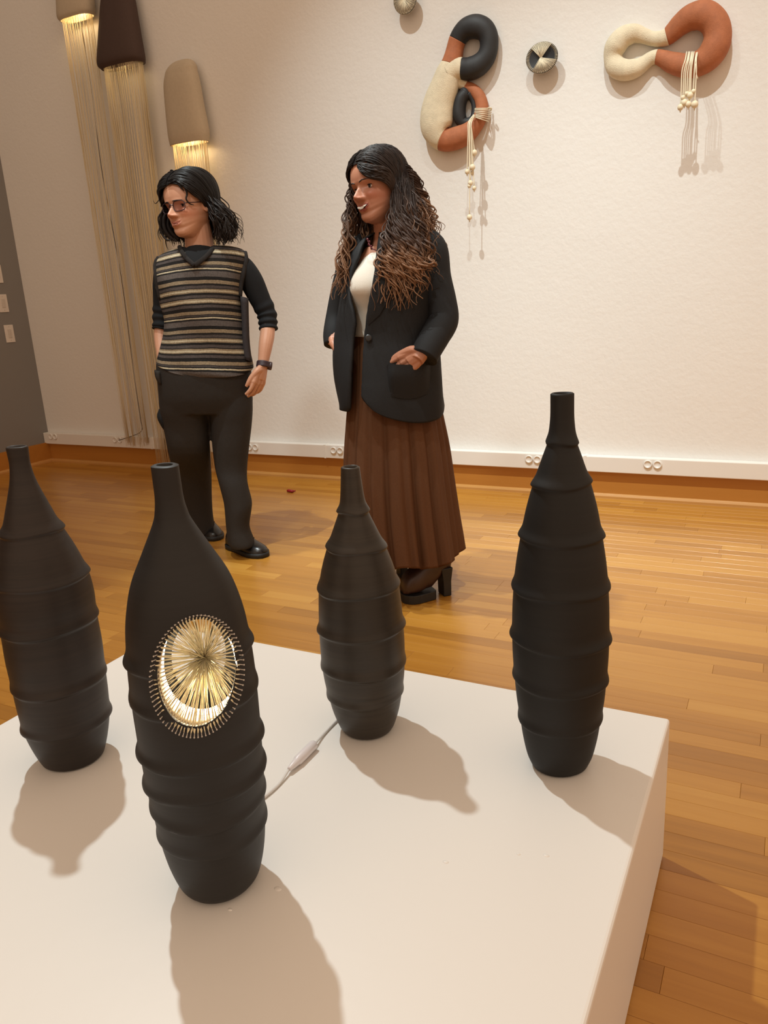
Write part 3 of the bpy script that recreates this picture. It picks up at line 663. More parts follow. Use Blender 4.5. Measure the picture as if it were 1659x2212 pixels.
class Head:
    def __init__(s, pos, size, fwd, tilt=0):
        s.o = np.asarray(pos, float); s.s = size; s.f = nrm(fwd); up = np.array([0, 0, 1.]); s.r = nrm(np.cross(s.f, up)); s.t = np.cross(s.r, s.f)
        c, sn = math.cos(tilt), math.sin(tilt); s.r, s.t = c * s.r + sn * s.t, c * s.t - sn * s.r
    def W(s, p): p = np.asarray(p, float); return s.o + s.s * (p[..., :1] * s.r + p[..., 1:2] * s.f + p[..., 2:3] * s.t)
    def L(s, P): d = (np.asarray(P) - s.o) / s.s; return np.stack([d @ s.r, d @ s.f, d @ s.t], -1)
    def build(s, **k):
        s.g = head_mesh(**k); m, n, _ = s.g.shape; return loft(s.W(s.g))
    def on(s, x, z, lift=.0):
        g = s.g.reshape(-1, 3); g = g[g[:, 1] > .05]; i = np.argmin((g[:, 0] - x) ** 2 + (g[:, 2] - z) ** 2); return g[i] + [0, lift, 0]
    def hit(s, x, y, lift=.01):
        if not hasattr(s, 'wg'):
            s.wg = s.W(s.g.reshape(-1, 3)); c = (s.wg - CAM) @ R.T; s.wd = c[:, 2]; s.wp = np.column_stack([c[:, 0] / c[:, 2] * F + CX, c[:, 1] / c[:, 2] * F + CY])
        e = np.hypot(s.wp[:, 0] - x, s.wp[:, 1] - y); k = np.nonzero(e < e.min() + 1.6)[0]; k = k[s.wd[k] < s.wd[k].min() + .03]
        d = ray(x, y); return CAM + d * (s.wd[k].mean() - lift)
    def ear(s, sd):
        rings = []; n = 16; a = np.arange(n) * 2 * PI / n
        for t in np.linspace(0, 1, 7):
            k = math.sin(PI * (.12 + .8 * t)) ; d = .300 + .075 * t
            rings.append(np.column_stack([np.full(n, sd * d) + sd * .018 * np.cos(a) * -t, -.015 - .05 * t + .072 * k * np.cos(a + .25), -.055 + .125 * k * np.sin(a + .25) * np.where(np.sin(a) < 0, .85, 1)]))
        return loft([s.W(r) for r in rings])
M_EYEW = plain('eye_white', (.62, .56, .52, 1), .2); M_IRIS = plain('dark_iris', (.015, .010, .008, 1), .1)
M_BROW = plain('dark_brow', (.014, .010, .009, 1), .7); M_TEETH = plain('teeth', (.80, .74, .66, 1), .25)
def face_parts(root, hd, skin, smile, brow_r=.011, look=0.0, brow_arch=.02, lid=.3, es=1.0):
    for sd in (-1, 1):
        ex = sd * .132; sf = hd.on(ex, -.038); c = sf + [0, -.034, .0]
        e = mk('eye', ball(hd.W(c), .046 * es * hd.s, 18, 14), M_EYEW, root)
        d = nrm([look, 1, -.02]); ic = c + d * .036 * es
        n = 16; a = np.arange(n) * 2 * PI / n; q = np.array([1, 0, 0]); p2 = np.cross(d, q)
        mk('iris', loft([hd.W(ic + rr * (np.cos(a)[:, None] * q + np.sin(a)[:, None] * p2) + d * dd) for rr, dd in ((.027, .0), (.024, .0085 * es), (.012, .0115 * es), (.002, .0125 * es))]), M_IRIS, e)
        # lids: shell over the top and under the bottom of the eyeball
        for up in (1, -1):
            rings = []
            for t in np.linspace(0, 1, 5):
                el = up * (lid + (PI / 2 - lid) * t * .9) if up > 0 else -(lid + .22 + (PI / 2 - lid - .22) * t * .9)
                az = np.linspace(-1.45, 1.45, 17); rr = .051 * es
                cc = el * np.cos(az * .9) ** .6
                rings.append(hd.W(c + rr * np.column_stack([np.sin(az) * np.cos(cc), np.cos(az) * np.cos(cc), np.sin(cc)])))
            v, f = loft(np.array(rings), False, False); mk('eyelid', (v, f), skin, root)
            az = np.linspace(-1.4, 1.4, 15); cc = up * (lid if up > 0 else lid + .22) * np.cos(az * .9) ** .6
            mk('lash_line', tube(hd.W(c + .053 * es * np.column_stack([np.sin(az) * np.cos(cc), np.cos(az) * np.cos(cc), np.sin(cc)])), (.0065 if up > 0 else .0032) * hd.s, 5), M_BROW, root)
        pts, rad = [], []
        for t in np.linspace(0, 1, 9):
            bx = sd * (.048 + .155 * t); bz = .030 + brow_arch * math.sin(PI * min(1, t * 1.25) * .62) - .010 * t
            pts.append(hd.W(hd.on(bx, bz, .004))); rad.append(brow_r * hd.s * (1 - .75 * t ** 2) * (.8 + .4 * min(1, t * 4)))
        mk('eyebrow', ctube(pts, rad, 3, 6), M_BROW, root)

def skin_mat(name, base, lip):
    t = NT(name, .48, .4); a = t.n('ShaderNodeAttribute', attribute_name='lip'); b = t.n('ShaderNodeAttribute', attribute_name='blush')
    mx = t.n('ShaderNodeMix', data_type='RGBA'); mx.inputs['A'].default_value = base; mx.inputs['B'].default_value = lip
    t.l(a, 'Fac', mx, 'Factor')
    m2 = t.n('ShaderNodeMix', data_type='RGBA'); m2.inputs['B'].default_value = (base[0] * 1.0, base[1] * .72, base[2] * .70, 1)
    t.l(b, 'Fac', m2, 'Factor'); t.t.links.new(mx.outputs['Result'], m2.inputs['A']); t.t.links.new(m2.outputs['Result'], t.b.inputs['Base Color'])
    t.b.inputs['Subsurface Weight'].default_value = .0
    t.bump(t.noise(400), 0, .05, .0006); return t.m
def body_mesh(name, root, hd, pieces, skin, smile, vox=.0021):
    o = mk(name, merge(pieces), skin, root); remesh(o, vox, 2, .5)
    L = hd.L(verts_of(o) + ORG[o]); x, y, z = L[:, 0], L[:, 1], L[:, 2] + .5; ax = np.abs(x)
    zl = z - smile * .028 * (ax / .1) ** 2; m = np.exp(-(ax / (.092 + .02 * smile)) ** 6) * (y > .3)
    lip = m * np.clip(gz(zl, .214, .016) + gz(zl, .172, .019), 0, 1)
    bl = (y > .1) * (gz(ax, .2, .09) * gz(z, .34, .08) * .7 + gz(ax, 0, .06) * gz(z, .32, .04) * .5)
    for nme, val in (('lip', lip), ('blush', np.clip(bl, 0, 1))):
        at = o.data.attributes.new(nme, 'FLOAT', 'POINT'); at.data.foreach_set('value', val.astype(np.float32))
    o.data.materials.clear(); o.data.materials.append(skin); return o

def hand(wrist, along, side, palm, size=.17, curl=(.35, .4, .45, .5), thumb_out=.5, spread=.10, thumb_curl=.3):
    """wrist point, along = wrist to fingers, side = toward the thumb, palm = palm facing; returns tube pieces"""
    al, sd, pn_ = nrm(along), nrm(side), nrm(palm); L = size; out = []
    sd = nrm(sd - al * (sd @ al)); pn_ = nrm(np.cross(al, sd)) * (1 if np.cross(al, sd) @ pn_ > 0 else -1)
    wrist = np.asarray(wrist, float)
    for i, off in enumerate((.34, .115, -.11, -.31)):
        k0 = wrist + al * L * .46 + sd * off * L * .62 - al * L * (.03 * abs(i - 1)) * .6
        out.append(ctube([wrist - al * .01 + sd * off * L * .28, wrist + al * L * .2 + sd * off * L * .48 + pn_ * .004, k0], [L * .085, L * .10, L * .078], 4, 10))
        ln = (.42, .47, .44, .35)[i] * L * 1.02; p = k0.copy(); d = nrm(al + sd * spread * (1.3 - i) * .6); pts, rad = [k0 - al * .01, k0], [L * .075, L * .066]
        a = 0
        for j, fr in enumerate((.46, .30, .24)):
            a += curl[i] * (.6, 1.0, .7)[j]; dd = d * math.cos(a) + pn_ * math.sin(a); p = p + dd * ln * fr; pts.append(p.copy()); rad.append(L * (.058, .052, .040)[j])
        out.append(ctube(pts, rad, 4, 10))
    b = wrist + sd * L * .16 + al * L * .06
    t1 = b + nrm(al * .8 + sd * thumb_out + pn_ * thumb_curl) * L * .26; t2 = t1 + nrm(al + sd * thumb_out * .4 + pn_ * thumb_curl) * L * .19; t3 = t2 + nrm(al + pn_ * thumb_curl * 1.3) * L * .14
    out.append(ctube([wrist + al * .005, b, t1, t2, t3], [L * .08, L * .10, L * .078, L * .065, L * .045], 4, 10))
    out.append(ctube([wrist - al * .02, wrist + al * L * .12, wrist + al * L * .3], [L * .16, L * .17, L * .16], 4, 12, (pn_, .62)))
    return out

def hair_mat(name, c0, c1, c2, rough=.42):
    t = NT(name, rough, .22); a = t.n('ShaderNodeAttribute', attribute_name='along'); nz = t.noise(60, t.pos((1, 1, .25)))
    m = t.n('ShaderNodeMath', operation='MULTIPLY_ADD'); t.l(nz, 0, m, 0); m.inputs[1].default_value = .5; t.l(a, 'Fac', m, 2)
    r = t.ramp(m, 0, [(.25, c0), (.75, c1), (1.25 / 1.3, c2)]); t.l(r, 0, t.b, 'Base Color'); return t.m
def strand_set(name, strands, m, root, npt=52, ns=5):
    P, RR, AL = [], [], []
    for st in strands:
        pts, rad = st[:2]; AL.append(np.linspace(*(st[2] if len(st) > 2 else (0, 1)), npt))
        p = crom(pts, 3); q = np.linspace(0, len(p) - 1, npt); ix = np.arange(len(p))
        P.append(np.column_stack([np.interp(q, ix, p[:, c]) for c in range(3)])); RR.append(np.interp(np.linspace(0, 1, npt), np.linspace(0, 1, len(rad)), rad))
    P, RR = np.array(P), np.array(RR); N = len(P); T = np.gradient(P, axis=1); T /= np.linalg.norm(T, axis=2)[..., None] + 1e-9
    ref = np.array([.31, .87, .38]); A = np.cross(T, ref); A /= np.linalg.norm(A, axis=2)[..., None] + 1e-9; B = np.cross(T, A)
    a = np.arange(ns) * 2 * PI / ns
    V = P[:, :, None] + RR[:, :, None, None] * (np.cos(a)[None, None, :, None] * A[:, :, None] + np.sin(a)[None, None, :, None] * B[:, :, None])
    i0 = (np.arange(N)[:, None, None] * npt + np.arange(npt - 1)[None, :, None]) * ns; j = np.arange(ns)[None, None]; j2 = (j + 1) % ns
    Q = np.stack([i0 + j, i0 + j2, i0 + ns + j2, i0 + ns + j], -1).reshape(-1, 4)
    al = np.repeat(np.array(AL).ravel(), ns)
    me = bpy.data.meshes.new(name); v = (V.reshape(-1, 3) - ORG[root]).astype(np.float32); me.vertices.add(len(v)); me.vertices.foreach_set('co', v.ravel())
    me.loops.add(Q.size); me.loops.foreach_set('vertex_index', Q.ravel().astype(np.int32)); me.polygons.add(len(Q)); me.polygons.foreach_set('loop_start', np.arange(0, Q.size, 4, dtype=np.int32))
    me.update(calc_edges=True); me.validate(); me.polygons.foreach_set('use_smooth', [True] * len(me.polygons))
    at = me.attributes.new('along', 'FLOAT', 'POINT'); at.data.foreach_set('value', al.astype(np.float32)); me.materials.append(m)
    o = bpy.data.objects.new(name, me); COL.objects.link(o); o.parent = root; ORG[o] = ORG[root]; return o
def sph(th, ph): return np.array([math.cos(ph) * math.sin(th), math.cos(ph) * math.cos(th), math.sin(ph)])
def over_head(d0, d1, lift0, lift1, n=7, bulge=.04):
    """path over the scalp between two directions, in head units"""
    d0, d1 = nrm(d0), nrm(d1); w_ = math.acos(np.clip(d0 @ d1, -1, 1)); out = []
    for t in np.linspace(0, 1, n):
        d = (math.sin((1 - t) * w_) * d0 + math.sin(t * w_) * d1) / math.sin(w_); th, ph = math.atan2(d[0], d[1]), math.asin(np.clip(d[2], -1, 1))
        out.append(d * float(head_r(np.array(th), np.array(ph))) * (1 + lift0 + (lift1 - lift0) * t + bulge * math.sin(PI * t)))
    return out
def hair_cap(hd, lift, face_half=1.05, hair_z=.28, low=-.30, ear_th=1.85):
    """shell over the skull that leaves the face open"""
    nth, nph = 72, 40; V = np.zeros((nph, nth, 3)); keep = np.zeros((nph, nth), bool)
    for i, ph in enumerate(np.linspace(-.75, PI / 2 - .01, nph)):
        for j, th in enumerate(np.linspace(-PI, PI, nth, endpoint=False)):
            d = sph(th, ph); p = d * float(head_r(np.array(th), np.array(ph))) * (1 + lift); V[i, j] = p
            keep[i, j] = p[2] > low and not (.8 < abs(th) < ear_th and p[2] < .065) and not (abs(th) < face_half and p[2] < hair_z - .10 * (abs(th) / face_half) ** 2)
    v = hd.W(V.reshape(-1, 3)); f = []
    for i in range(nph - 1):
        for j in range(nth):
            j2 = (j + 1) % nth
            if keep[i, j] and keep[i, j2] and keep[i + 1, j] and keep[i + 1, j2]: f.append((i * nth + j, i * nth + j2, (i + 1) * nth + j2, (i + 1) * nth + j))
    return v, f
def shoe_mesh(heel, toe, width, hgt, sole=.022, n=22):
    """low shoe: heel and toe on the floor"""
    heel, toe = np.asarray(heel, float), np.asarray(toe, float); L = np.linalg.norm(toe - heel); d = (toe - heel) / L; s = np.cross([0, 0, 1.], d)
    up, so = [], []
    for t, wv, hv in ((0, .45, .75), (.04, .66, .92), (.15, .76, 1.0), (.3, .76, 1.05), (.45, .82, .95), (.6, .95, .68), (.75, 1.0, .52), (.88, .86, .44), (.96, .6, .34), (1.0, .25, .2)):
        c = heel + d * L * t; a = np.linspace(0, PI, n); w2 = width / 2 * wv
        up.append(np.vstack([c + s * w2 * np.cos(x) * (1 if x else 1) + np.array([0, 0, sole * .8 + hgt * hv * math.sin(x) ** .8]) for x in a] + [c + s * w2 * f_ + np.array([0, 0, sole * .8]) for f_ in (-.5, 0, .5)]))
        q = w2 + .004; so.append(np.array([c + s * q * e + np.array([0, 0, zz]) for e, zz in ((-1, .001), (1, .001), (1.02, sole), (-1.02, sole))]))
    so[0] = so[0] - d * .004; so[-1] = so[-1] + d * .004
    return loft(up), loft(so)

def fabric(name, col, rough=.85, bscale=260, bump=.25, var=.12, fold=(6, .25)):
    t = NT(name, rough, .25); nz = t.noise(bscale); f = t.noise(fold[0], t.pos((1, 1, .6)), 3)
    m = t.n('ShaderNodeMath', operation='MULTIPLY_ADD'); t.l(f, 0, m, 0); m.inputs[1].default_value = 6.; t.l(nz, 0, m, 2)
    t.bump(m, 0, bump, .004); c = np.array(col[:3]); r = t.ramp(nz, 0, [(.3, tuple(c * (1 - var)) + (1,)), (.7, tuple(c * (1 + var)) + (1,))]); t.l(r, 0, t.b, 'Base Color'); return t.m

# ================================================================ person in the striped vest
B1 = onZ(500, 1190); p1 = Person(B1)
t1 = thing('person', B1, 'person in striped knitted vest and dark trousers standing with glasses, looking left', 'person')
M_SKIN1 = skin_mat('fair_skin', (.56, .29, .185, 1), (.50, .19, .14, 1))
a_ = math.radians(45); fw = -math.sin(a_) * p1.u + math.cos(a_) * p1.n + np.array([0, 0, -.03])
hc = p1.P(409, 442, .02); pm = ppm(hc) * 1.045
hd1 = Head(hc, 136 / pm, fw, -.05)
pc = [hd1.build(smile=.9, nose=1.12), hd1.ear(-1), hd1.ear(1)]
neck = hd1.W([0, -.08, -.32])
pc.append(ctube([hd1.W([0, -.05, -.15]), hd1.W([0, -.09, -.42]), p1.P(432, 548, -.01), p1.P(434, 590, -.01)], [.058, .056, .064, .10], 5, 20))
pc.append(p1.shape([(372, 560, 500, 556, 0, .08, .09), (350, 600, 520, 595, 0, .10, .10), (362, 640, 512, 636, 0, .09, .08)], k=4, n=28))
# arms (bare forearms), legs inside the clothes
ER, WR = p1.P(578, 672, .0), p1.P(569, 780, .07); SH = p1.P(520, 565, -.01)
pc.append(ctube([SH, p1.P(556, 625, -.01), ER, p1.P(578, 715, .03), p1.P(574, 745, .055), WR, WR + (WR - p1.P(574, 745, .055)) * .4], [.030, .030, .027, .0315, .030, .0235, .022], 5, 16))
EL, WL = p1.P(352, 675, -.075), p1.P(352, 775, .0)
pc.append(ctube([p1.P(362, 584, -.02), p1.P(354, 630, -.06), EL, p1.P(348, 725, -.06), WL], [.035, .032, .028, .030, .024], 5, 14))
fA = onZ(462, 1158); vA = p1.v_of(fA) - .02; fB = onZ(530, 1196); vB = p1.v_of(fB)
tip = p1.P(549, 862, .085); W0 = p1.P(567, 797, .082)
pc += hand(W0, tip - W0, -p1.u * .8 + p1.n * .75, -p1.u * .75 - p1.n * .55, .150, (.30, .34, .36, .40), .35, .06, .25)
pc += hand(WL, p1.P(368, 812, .02) - WL, p1.n + p1.u * .3, p1.u, .15, (.3, .3, .3, .3))
body_mesh('body', t1, hd1, pc, M_SKIN1, .9)
face_parts(t1, hd1, M_SKIN1, .9, .0075, -.25, .010, .30)
def mouth1(x, dz, lift): return hd1.W(hd1.on(x, -.307 + dz + .9 * .028 * (x / .1) ** 2, lift))
xs = np.linspace(-.10, .10, 13)
mk('mouth_line', ctube([mouth1(x, .002, .001) for x in xs], [.0006] + [.0013] * 11 + [.0008], 2, 5), plain('mouth_dark', (.12, .035, .026, 1), .6), t1)
M_LIP1 = plain('soft_pink_lip', (.46, .20, .155, 1), .35)
mk('upper_lip', ctube([mouth1(x, .011 * (1 - (x / .1) ** 2), .000) for x in xs], [.0008, .0015, .0022, .0026, .0028, .0028, .0026, .0028, .0028, .0026, .0022, .0015, .0008], 2, 6), plain('rose_lip', (.38, .125, .09, 1), .4), t1)
mk('lower_lip', ctube([mouth1(x, -.013 * (1 - (x / .1) ** 2), .001) for x in xs], [.0006, .0014, .0024, .0032, .0036, .0037, .0037, .0037, .0036, .0032, .0024, .0014, .0006], 2, 6), M_LIP1, t1)
# glasses
gl = mk('glasses', (np.zeros((0, 3)), []), None, t1); bpy.data.objects.remove(gl)
M_FRAME = plain('plum_spectacle_frame', (.030, .012, .018, 1), .3)
def lens_ring(sd, s=1.0, yoff=.0):
    n = 28; a = np.arange(n + 1) * 2 * PI / n; cs, sn = np.cos(a), np.sin(a); e = .62
    x = sd * .145 + s * .110 * np.sign(cs) * np.abs(cs) ** e; z = -.052 + s * .078 * np.sign(sn) * np.abs(sn) ** e * (1 + .0 * cs)
    y = .400 + yoff - .55 * np.maximum(np.abs(x) - .05, 0) ** 1.6
    return np.column_stack([x, y, z])
fr_ = [tube(hd1.W(lens_ring(sd)), .0068 * hd1.s, 6) for sd in (-1, 1)]
fr_.append(ctube([hd1.W([-.040, .405, -.035]), hd1.W([0, .425, -.018]), hd1.W([.040, .405, -.035])], .008 * hd1.s, 4, 6))
for sd in (-1, 1): fr_.append(ctube([hd1.W([sd * .238, .350, -.022]), hd1.W([sd * .30, .25, -.02]), hd1.W([sd * .335, .02, -.012]), hd1.W([sd * .335, -.06, -.03])], .007 * hd1.s, 4, 6))
g1 = mk('glasses', merge(fr_), M_FRAME, t1); g1['label'] = 'dark plum framed glasses'
gt = NT('spectacle_lens', .05, .5); gt.b.inputs['Base Color'].default_value = (.86, .80, .84, 1); gt.b.inputs['Transmission Weight'].default_value = 1; gt.b.inputs['IOR'].default_value = 1.02
for sd in (-1, 1):
    q = lens_ring(sd, .97)[:-1]; mk('lens', loft([hd1.W(q), hd1.W(q - [0, .006, 0])]), gt.m, g1)
# hair: chin-length dark waves
M_HAIR1 = hair_mat('near_black_hair', (.0045, .0035, .0035, 1), (.011, .008, .007, 1), (.020, .013, .010, 1), .5)
hs = []
def wavy(hd, start_pts, L, flare, wave, ph, dirv, n=9, curl_in=0, drift=0, fq=13):
    """continue a scalp path downwards in head units"""
    p = np.array(start_pts[-1]); out = np.array([dirv[0], dirv[1], 0.]); out = nrm(out); tan = np.array([-out[1], out[0], 0.]); pts = list(start_pts)
    for s in np.linspace(1 / n, 1, n):
        k = wave * min(1, s * 2.2)
        pts.append(p + np.array([0, 0, -L * s]) + out * (flare * math.sin(min(1, s * 1.15) * PI / 2) - curl_in * s ** 3 + k * math.sin(ph + s * L * fq)) + tan * (k * 1.2 * math.cos(ph * 1.7 + s * L * fq) + drift * s))
    return pts
for sd in (-1, 1):
    for i in range(520):
        t = (i + rng.uniform(0, 1)) / 520; be = math.radians(40 + 95 * t + rng.normal(0, 4))
        d0 = np.array([sd * rng.uniform(.02, .10) + .03, math.cos(be), math.sin(be)])
        th = (math.radians(74 + 104 * t) if sd > 0 else math.radians(98 + 80 * t)) + rng.normal(0, .06); d1 = sph(sd * th, math.radians(-6 + rng.normal(0, 8)))
        lift = rng.uniform(.05, .20) ; path = over_head(d0, d1, .05 + rng.uniform(0, .03), lift + .06, 7, .05 + rng.uniform(0, .05))
        L = rng.uniform(.30, .50) if sd > 0 else rng.uniform(.34, .58)
        pts = wavy(hd1, path, L, rng.uniform(.05, .28), rng.uniform(.02, .055), rng.uniform(0, 6.28), d1, 8, rng.uniform(0, .10))
        hs.append((hd1.W(np.array(pts)), rng.uniform(.45, 1.0) * np.array([.003, .0042, .0042, .004, .0038, .003, .001])))
for i in range(130):       # loose ends
    sd = rng.choice((-1, 1)); th = sd * rng.uniform(1.55, 3.1); d0 = sph(th, rng.uniform(.3, 1.2)); d1 = sph(th, rng.uniform(-.3, .0))
    pts = wavy(hd1, over_head(d0, d1, .10, rng.uniform(.16, .30), 5), rng.uniform(.32, .62), rng.uniform(.10, .38), rng.uniform(.02, .06), rng.uniform(0, 6.28), d1, 8)
    hs.append((hd1.W(np.array(pts)), np.array([.0012, .0014, .0012, .0006])))
# locks traced from the photograph: temple lock, far side curls
for pl_, r_ in ((([(402, 388, .11), (399, 402, .125), (404, 418, .125), (402, 430, .128), (410, 440, .122), (419, 443, .11)]), .004), (([(392, 384, .11), (386, 396, .12), (390, 404, .125), (398, 413, .125)]), .0045),
                (([(372, 385, .05), (360, 395, .04), (354, 408, .03), (350, 420, .02), (345, 430, .02), (336, 440, .02), (331, 433, .02)]), .0025), (([(368, 384, .06), (357, 392, .05), (349, 402, .03), (342, 414, .02), (346, 428, .01), (352, 440, .0)]), .008),
                (([(370, 383, .07), (360, 398, .06), (356, 415, .04), (352, 430, .03), (348, 446, .0)]), .010), (([(358, 440, .0), (350, 462, -.01), (346, 482, -.01), (350, 505, -.01), (362, 519, .0), (372, 515, .0)]), .006),
                (([(362, 450, -.01), (354, 474, -.01), (356, 496, -.01), (368, 512, -.01), (382, 522, .0)]), .011), (([(366, 462, -.02), (362, 485, -.02), (372, 505, -.02), (386, 516, -.02)]), .012), (([(352, 455, .0), (342, 470, .0), (344, 486, .0), (352, 500, .0)]), .003)):
    hs.append((np.array([p1.P(x, y, v) for x, y, v in pl_]), np.array([.6, 1, 1, .9, .7, .25]) * r_))
for i in range(60):        # front sweep over the near temple
    k = rng.uniform(0, 1); e = rng.normal(0, 1.0, 6)
    pth = [(374 + 4 * k + e[0], 391 - 9 * k), (388 + 3 * k + e[0], 398 - 14 * k + e[1]), (403 + 4 * k, 409 - 20 * k + e[2]), (418 + 5 * k, 421 - 24 * k + e[3]), (432 + 5 * k, 434 - 26 * k + e[4])]
    q = [hd1.hit(x, y, .010 + .012 * rng.uniform()) for x, y in pth] + [p1.P(446 + 8 * k + e[5], 452 - 20 * k, .07), p1.P(462 + 10 * k + e[5] * 2, 485, .06)]
    hs.append((np.array(q), np.array([.4, 1, 1, 1, 1, .9, .5]) * rng.uniform(.002, .004)))
strand_set('hair', hs, M_HAIR1, t1)['label'] = 'shoulder-length dark wavy hair'
mk('hair_cap', hair_cap(hd1, .07, 1.05, .27, -.34), M_HAIR1, t1, attrs={'along': np.zeros(72 * 40)})
# black top: sleeves and neckline under the vest
M_BLK = fabric('black_jersey', (.010, .0105, .012, 1), .85, 300, .15)
def ruched(pts, rad, amp, k=10, n=26, start=.5, fr=46):
    q = crom(np.column_stack([pts, rad]), k); s = np.linspace(0, 1, len(q)); q[:, 3] += amp * np.clip((s - start) / .15, 0, 1) * np.sin(s * fr + np.sin(s * 9) * 1.5); return tube(q[:, :3], q[:, 3], n)
sl = mk('sleeve', ruched([p1.P(500, 566, -.005), p1.P(522, 576, 0), p1.P(542, 606, -.005), p1.P(560, 643, -.005), p1.P(575, 675, .0), p1.P(579, 698, .012), p1.P(580, 712, .02)], [.038, .047, .051, .046, .0425, .040, .0385], .0028), M_BLK, t1)
sl = mk('sleeve', ruched([p1.P(378, 572, -.02), p1.P(359, 582, -.02), p1.P(354, 612, -.045), p1.P(353, 650, -.07), p1.P(351, 680, -.075), p1.P(349, 706, -.065), p1.P(348, 713, -.062)], [.036, .044, .045, .043, .041, .037, .036], .003), M_BLK, t1)
mk('top_neckline', ctube([p1.P(430, 541, -.012), p1.P(431, 548, -.005), p1.P(431, 560, .005), p1.P(430, 580, .0)], [.058, .066, .076, .085], 5, 28), M_BLK, t1)
# striped vest
def vest_mat():
    t = NT('striped_knit', .9, .2); a = t.n('ShaderNodeAttribute', attribute_name='row'); nz = t.noise(180); n2 = t.noise(14)
    m = t.n('ShaderNodeMath', operation='MULTIPLY_ADD'); t.l(n2, 0, m, 0); m.inputs[1].default_value = .035; t.l(a, 'Fac', m, 2)
    fr = t.n('ShaderNodeMath', operation='FRACT'); t.l(m, 0, fr, 0)
    dk, gy, tn, cr, ht = (.014, .0125, .012, 1), (.075, .063, .060, 1), (.24, .185, .12, 1), (.46, .40, .28, 1), (.10, .085, .078, 1)
    st = [(0, cr), (.025, dk), (.06, ht), (.17, dk), (.235, tn), (.305, dk), (.345, gy), (.40, dk), (.415, tn), (.445, cr), (.47, tn), (.50, dk), (.545, gy), (.60, dk), (.62, tn), (.65, cr), (.69, tn), (.71, dk), (.745, gy), (.80, dk), (.87, tn), (.935, dk), (.95, gy), (.97, dk)]
    r = t.ramp(fr, 0, st, True); mx = t.n('ShaderNodeMix', data_type='RGBA', blend_type='MULTIPLY'); mx.inputs['Factor'].default_value = .45
    r2 = t.ramp(nz, 0, [(.35, (.45, .45, .45, 1)), (.65, (1.3, 1.3, 1.3, 1))]); t.t.links.new(r.outputs[0], mx.inputs['A']); t.t.links.new(r2.outputs[0], mx.inputs['B']); t.t.links.new(mx.outputs['Result'], t.b.inputs['Base Color'])
    t.bump(nz, 0, .5, .003); return t.m
M_VEST = vest_mat(); M_TRIM = fabric('dark_knit_trim', (.022, .019, .018, 1), .9, 200, .3)
vr = [(398, 533, 466, 530, -.03, .02, .05), (368, 541, 500, 532, -.02, .055, .08), (340, 556, 529, 543, -.01, .095, .10), (333, 580, 531, 570, -.005, .108, .11), (334, 610, 525, 604, 0, .115, .115), (343, 650, 522, 642, 0, .118, .115), (354, 690, 527, 684, 0, .115, .112), (352, 725, 534, 720, 0, .115, .115), (344, 760, 541, 756, 0, .120, .12), (338, 786, 547, 784, 0, .128, .128), (341, 791, 545, 789, 0, .126, .126)]
rg = p1.sect(vr, 6, 56, 2.35); m_, n_, _ = rg.shape
gzv = np.array([g[:, 2].mean() for g in rg]); 
rowv = np.concatenate([np.repeat((gzv[-1] - gzv) * -1, n_), [gzv[0], gzv[-1]]]); rowv = (np.concatenate([np.repeat(gzv, n_), [gzv[0], gzv[-1]]]) - gzv[-1]) / .187
# knit sags a little at the sides
for i in range(m_): rg[i] += 0.004 * np.sin(np.arange(n_) * 2 * PI / n_ * 5 + i * .35)[:, None] * p1.n * min(1, i / 10)
for i in range(m_):
    k = (i / (m_ - 1)) ** 3; aa = np.arange(n_) * 2 * PI / n_; rg[i][:, 2] += -.040 * k * np.maximum(np.sin(aa), 0) ** 1.2 - .010 * k * np.cos(aa)
vest = mk('vest', loft(rg), M_VEST, t1, attrs={'row': -(rowv - .11 * np.concatenate([np.tile(1 - np.cos(np.arange(n_) * 2 * PI / n_) ** 2, m_), [0, 0]]))}); vest['label'] = 'striped knitted vest in black, grey, tan and cream'
def on_vest(x, y, lift=.004):
    """front surface of the vest under a pixel"""
    P0 = p1.P(x, y, .1); best = None; fr = rg[:, 1:n_ // 2].reshape(-1, 3); d = ray(x, y); d = nrm(d); w_ = fr - CAM; t = w_ @ d; e = np.linalg.norm(w_ - t[:, None] * d, axis=1); i = np.argsort(e)[:6]
    return CAM + d * (t[i].mean()) - d * lift
for pts in ([(388, 534), (394, 546), (404, 559), (420, 573)], [(459, 537), (450, 549), (437, 561), (420, 573)]):
    mk('neck_trim', ctube([on_vest(x, y, .011) for x, y in pts], .0095, 5, 10, (p1.n, .40)), M_TRIM, t1)
mk('neck_insert', loft([[on_vest(x, y, .024 if y < 545 else .010) for x, y in pts] for pts in ([(386, 531), (399, 534), (412, 536), (424, 536), (442, 535), (460, 533)], [(388, 536), (400, 540), (412, 543), (424, 544), (440, 542), (458, 537)], [(396, 547), (404, 552), (413, 554), (425, 555), (435, 553), (449, 546)], [(407, 560), (412, 563), (416, 566), (422, 567), (429, 563), (438, 558)])], False, False), M_BLK, t1)
mk('armhole_trim', ctube([on_vest(528, 545, .004), on_vest(530, 560, .008), on_vest(526, 585, .010), on_vest(520, 610, .010), on_vest(517, 640, .008)], .012, 5, 10, (p1.n, .6)), M_TRIM, t1)
mk('armhole_trim', ctube([on_vest(343, 556, .004), on_vest(336, 570, .006), on_vest(337, 595, .008), on_vest(341, 620, .008), on_vest(346, 645, .006)], .009, 5, 10, (p1.n, .6)), M_TRIM, t1)
mk('side_panel', p1.shape([(517, 640, 536, 645, .0, .09, .09), (520, 690, 537, 690, 0, .092, .09), (521, 740, 539, 740, .0, .092, .09), (524, 772, 544, 780, .0, .095, .09)], k=4, n=24, e=3), fabric('charcoal_knit', (.035, .030, .032, 1), .9, 200, .3), t1)
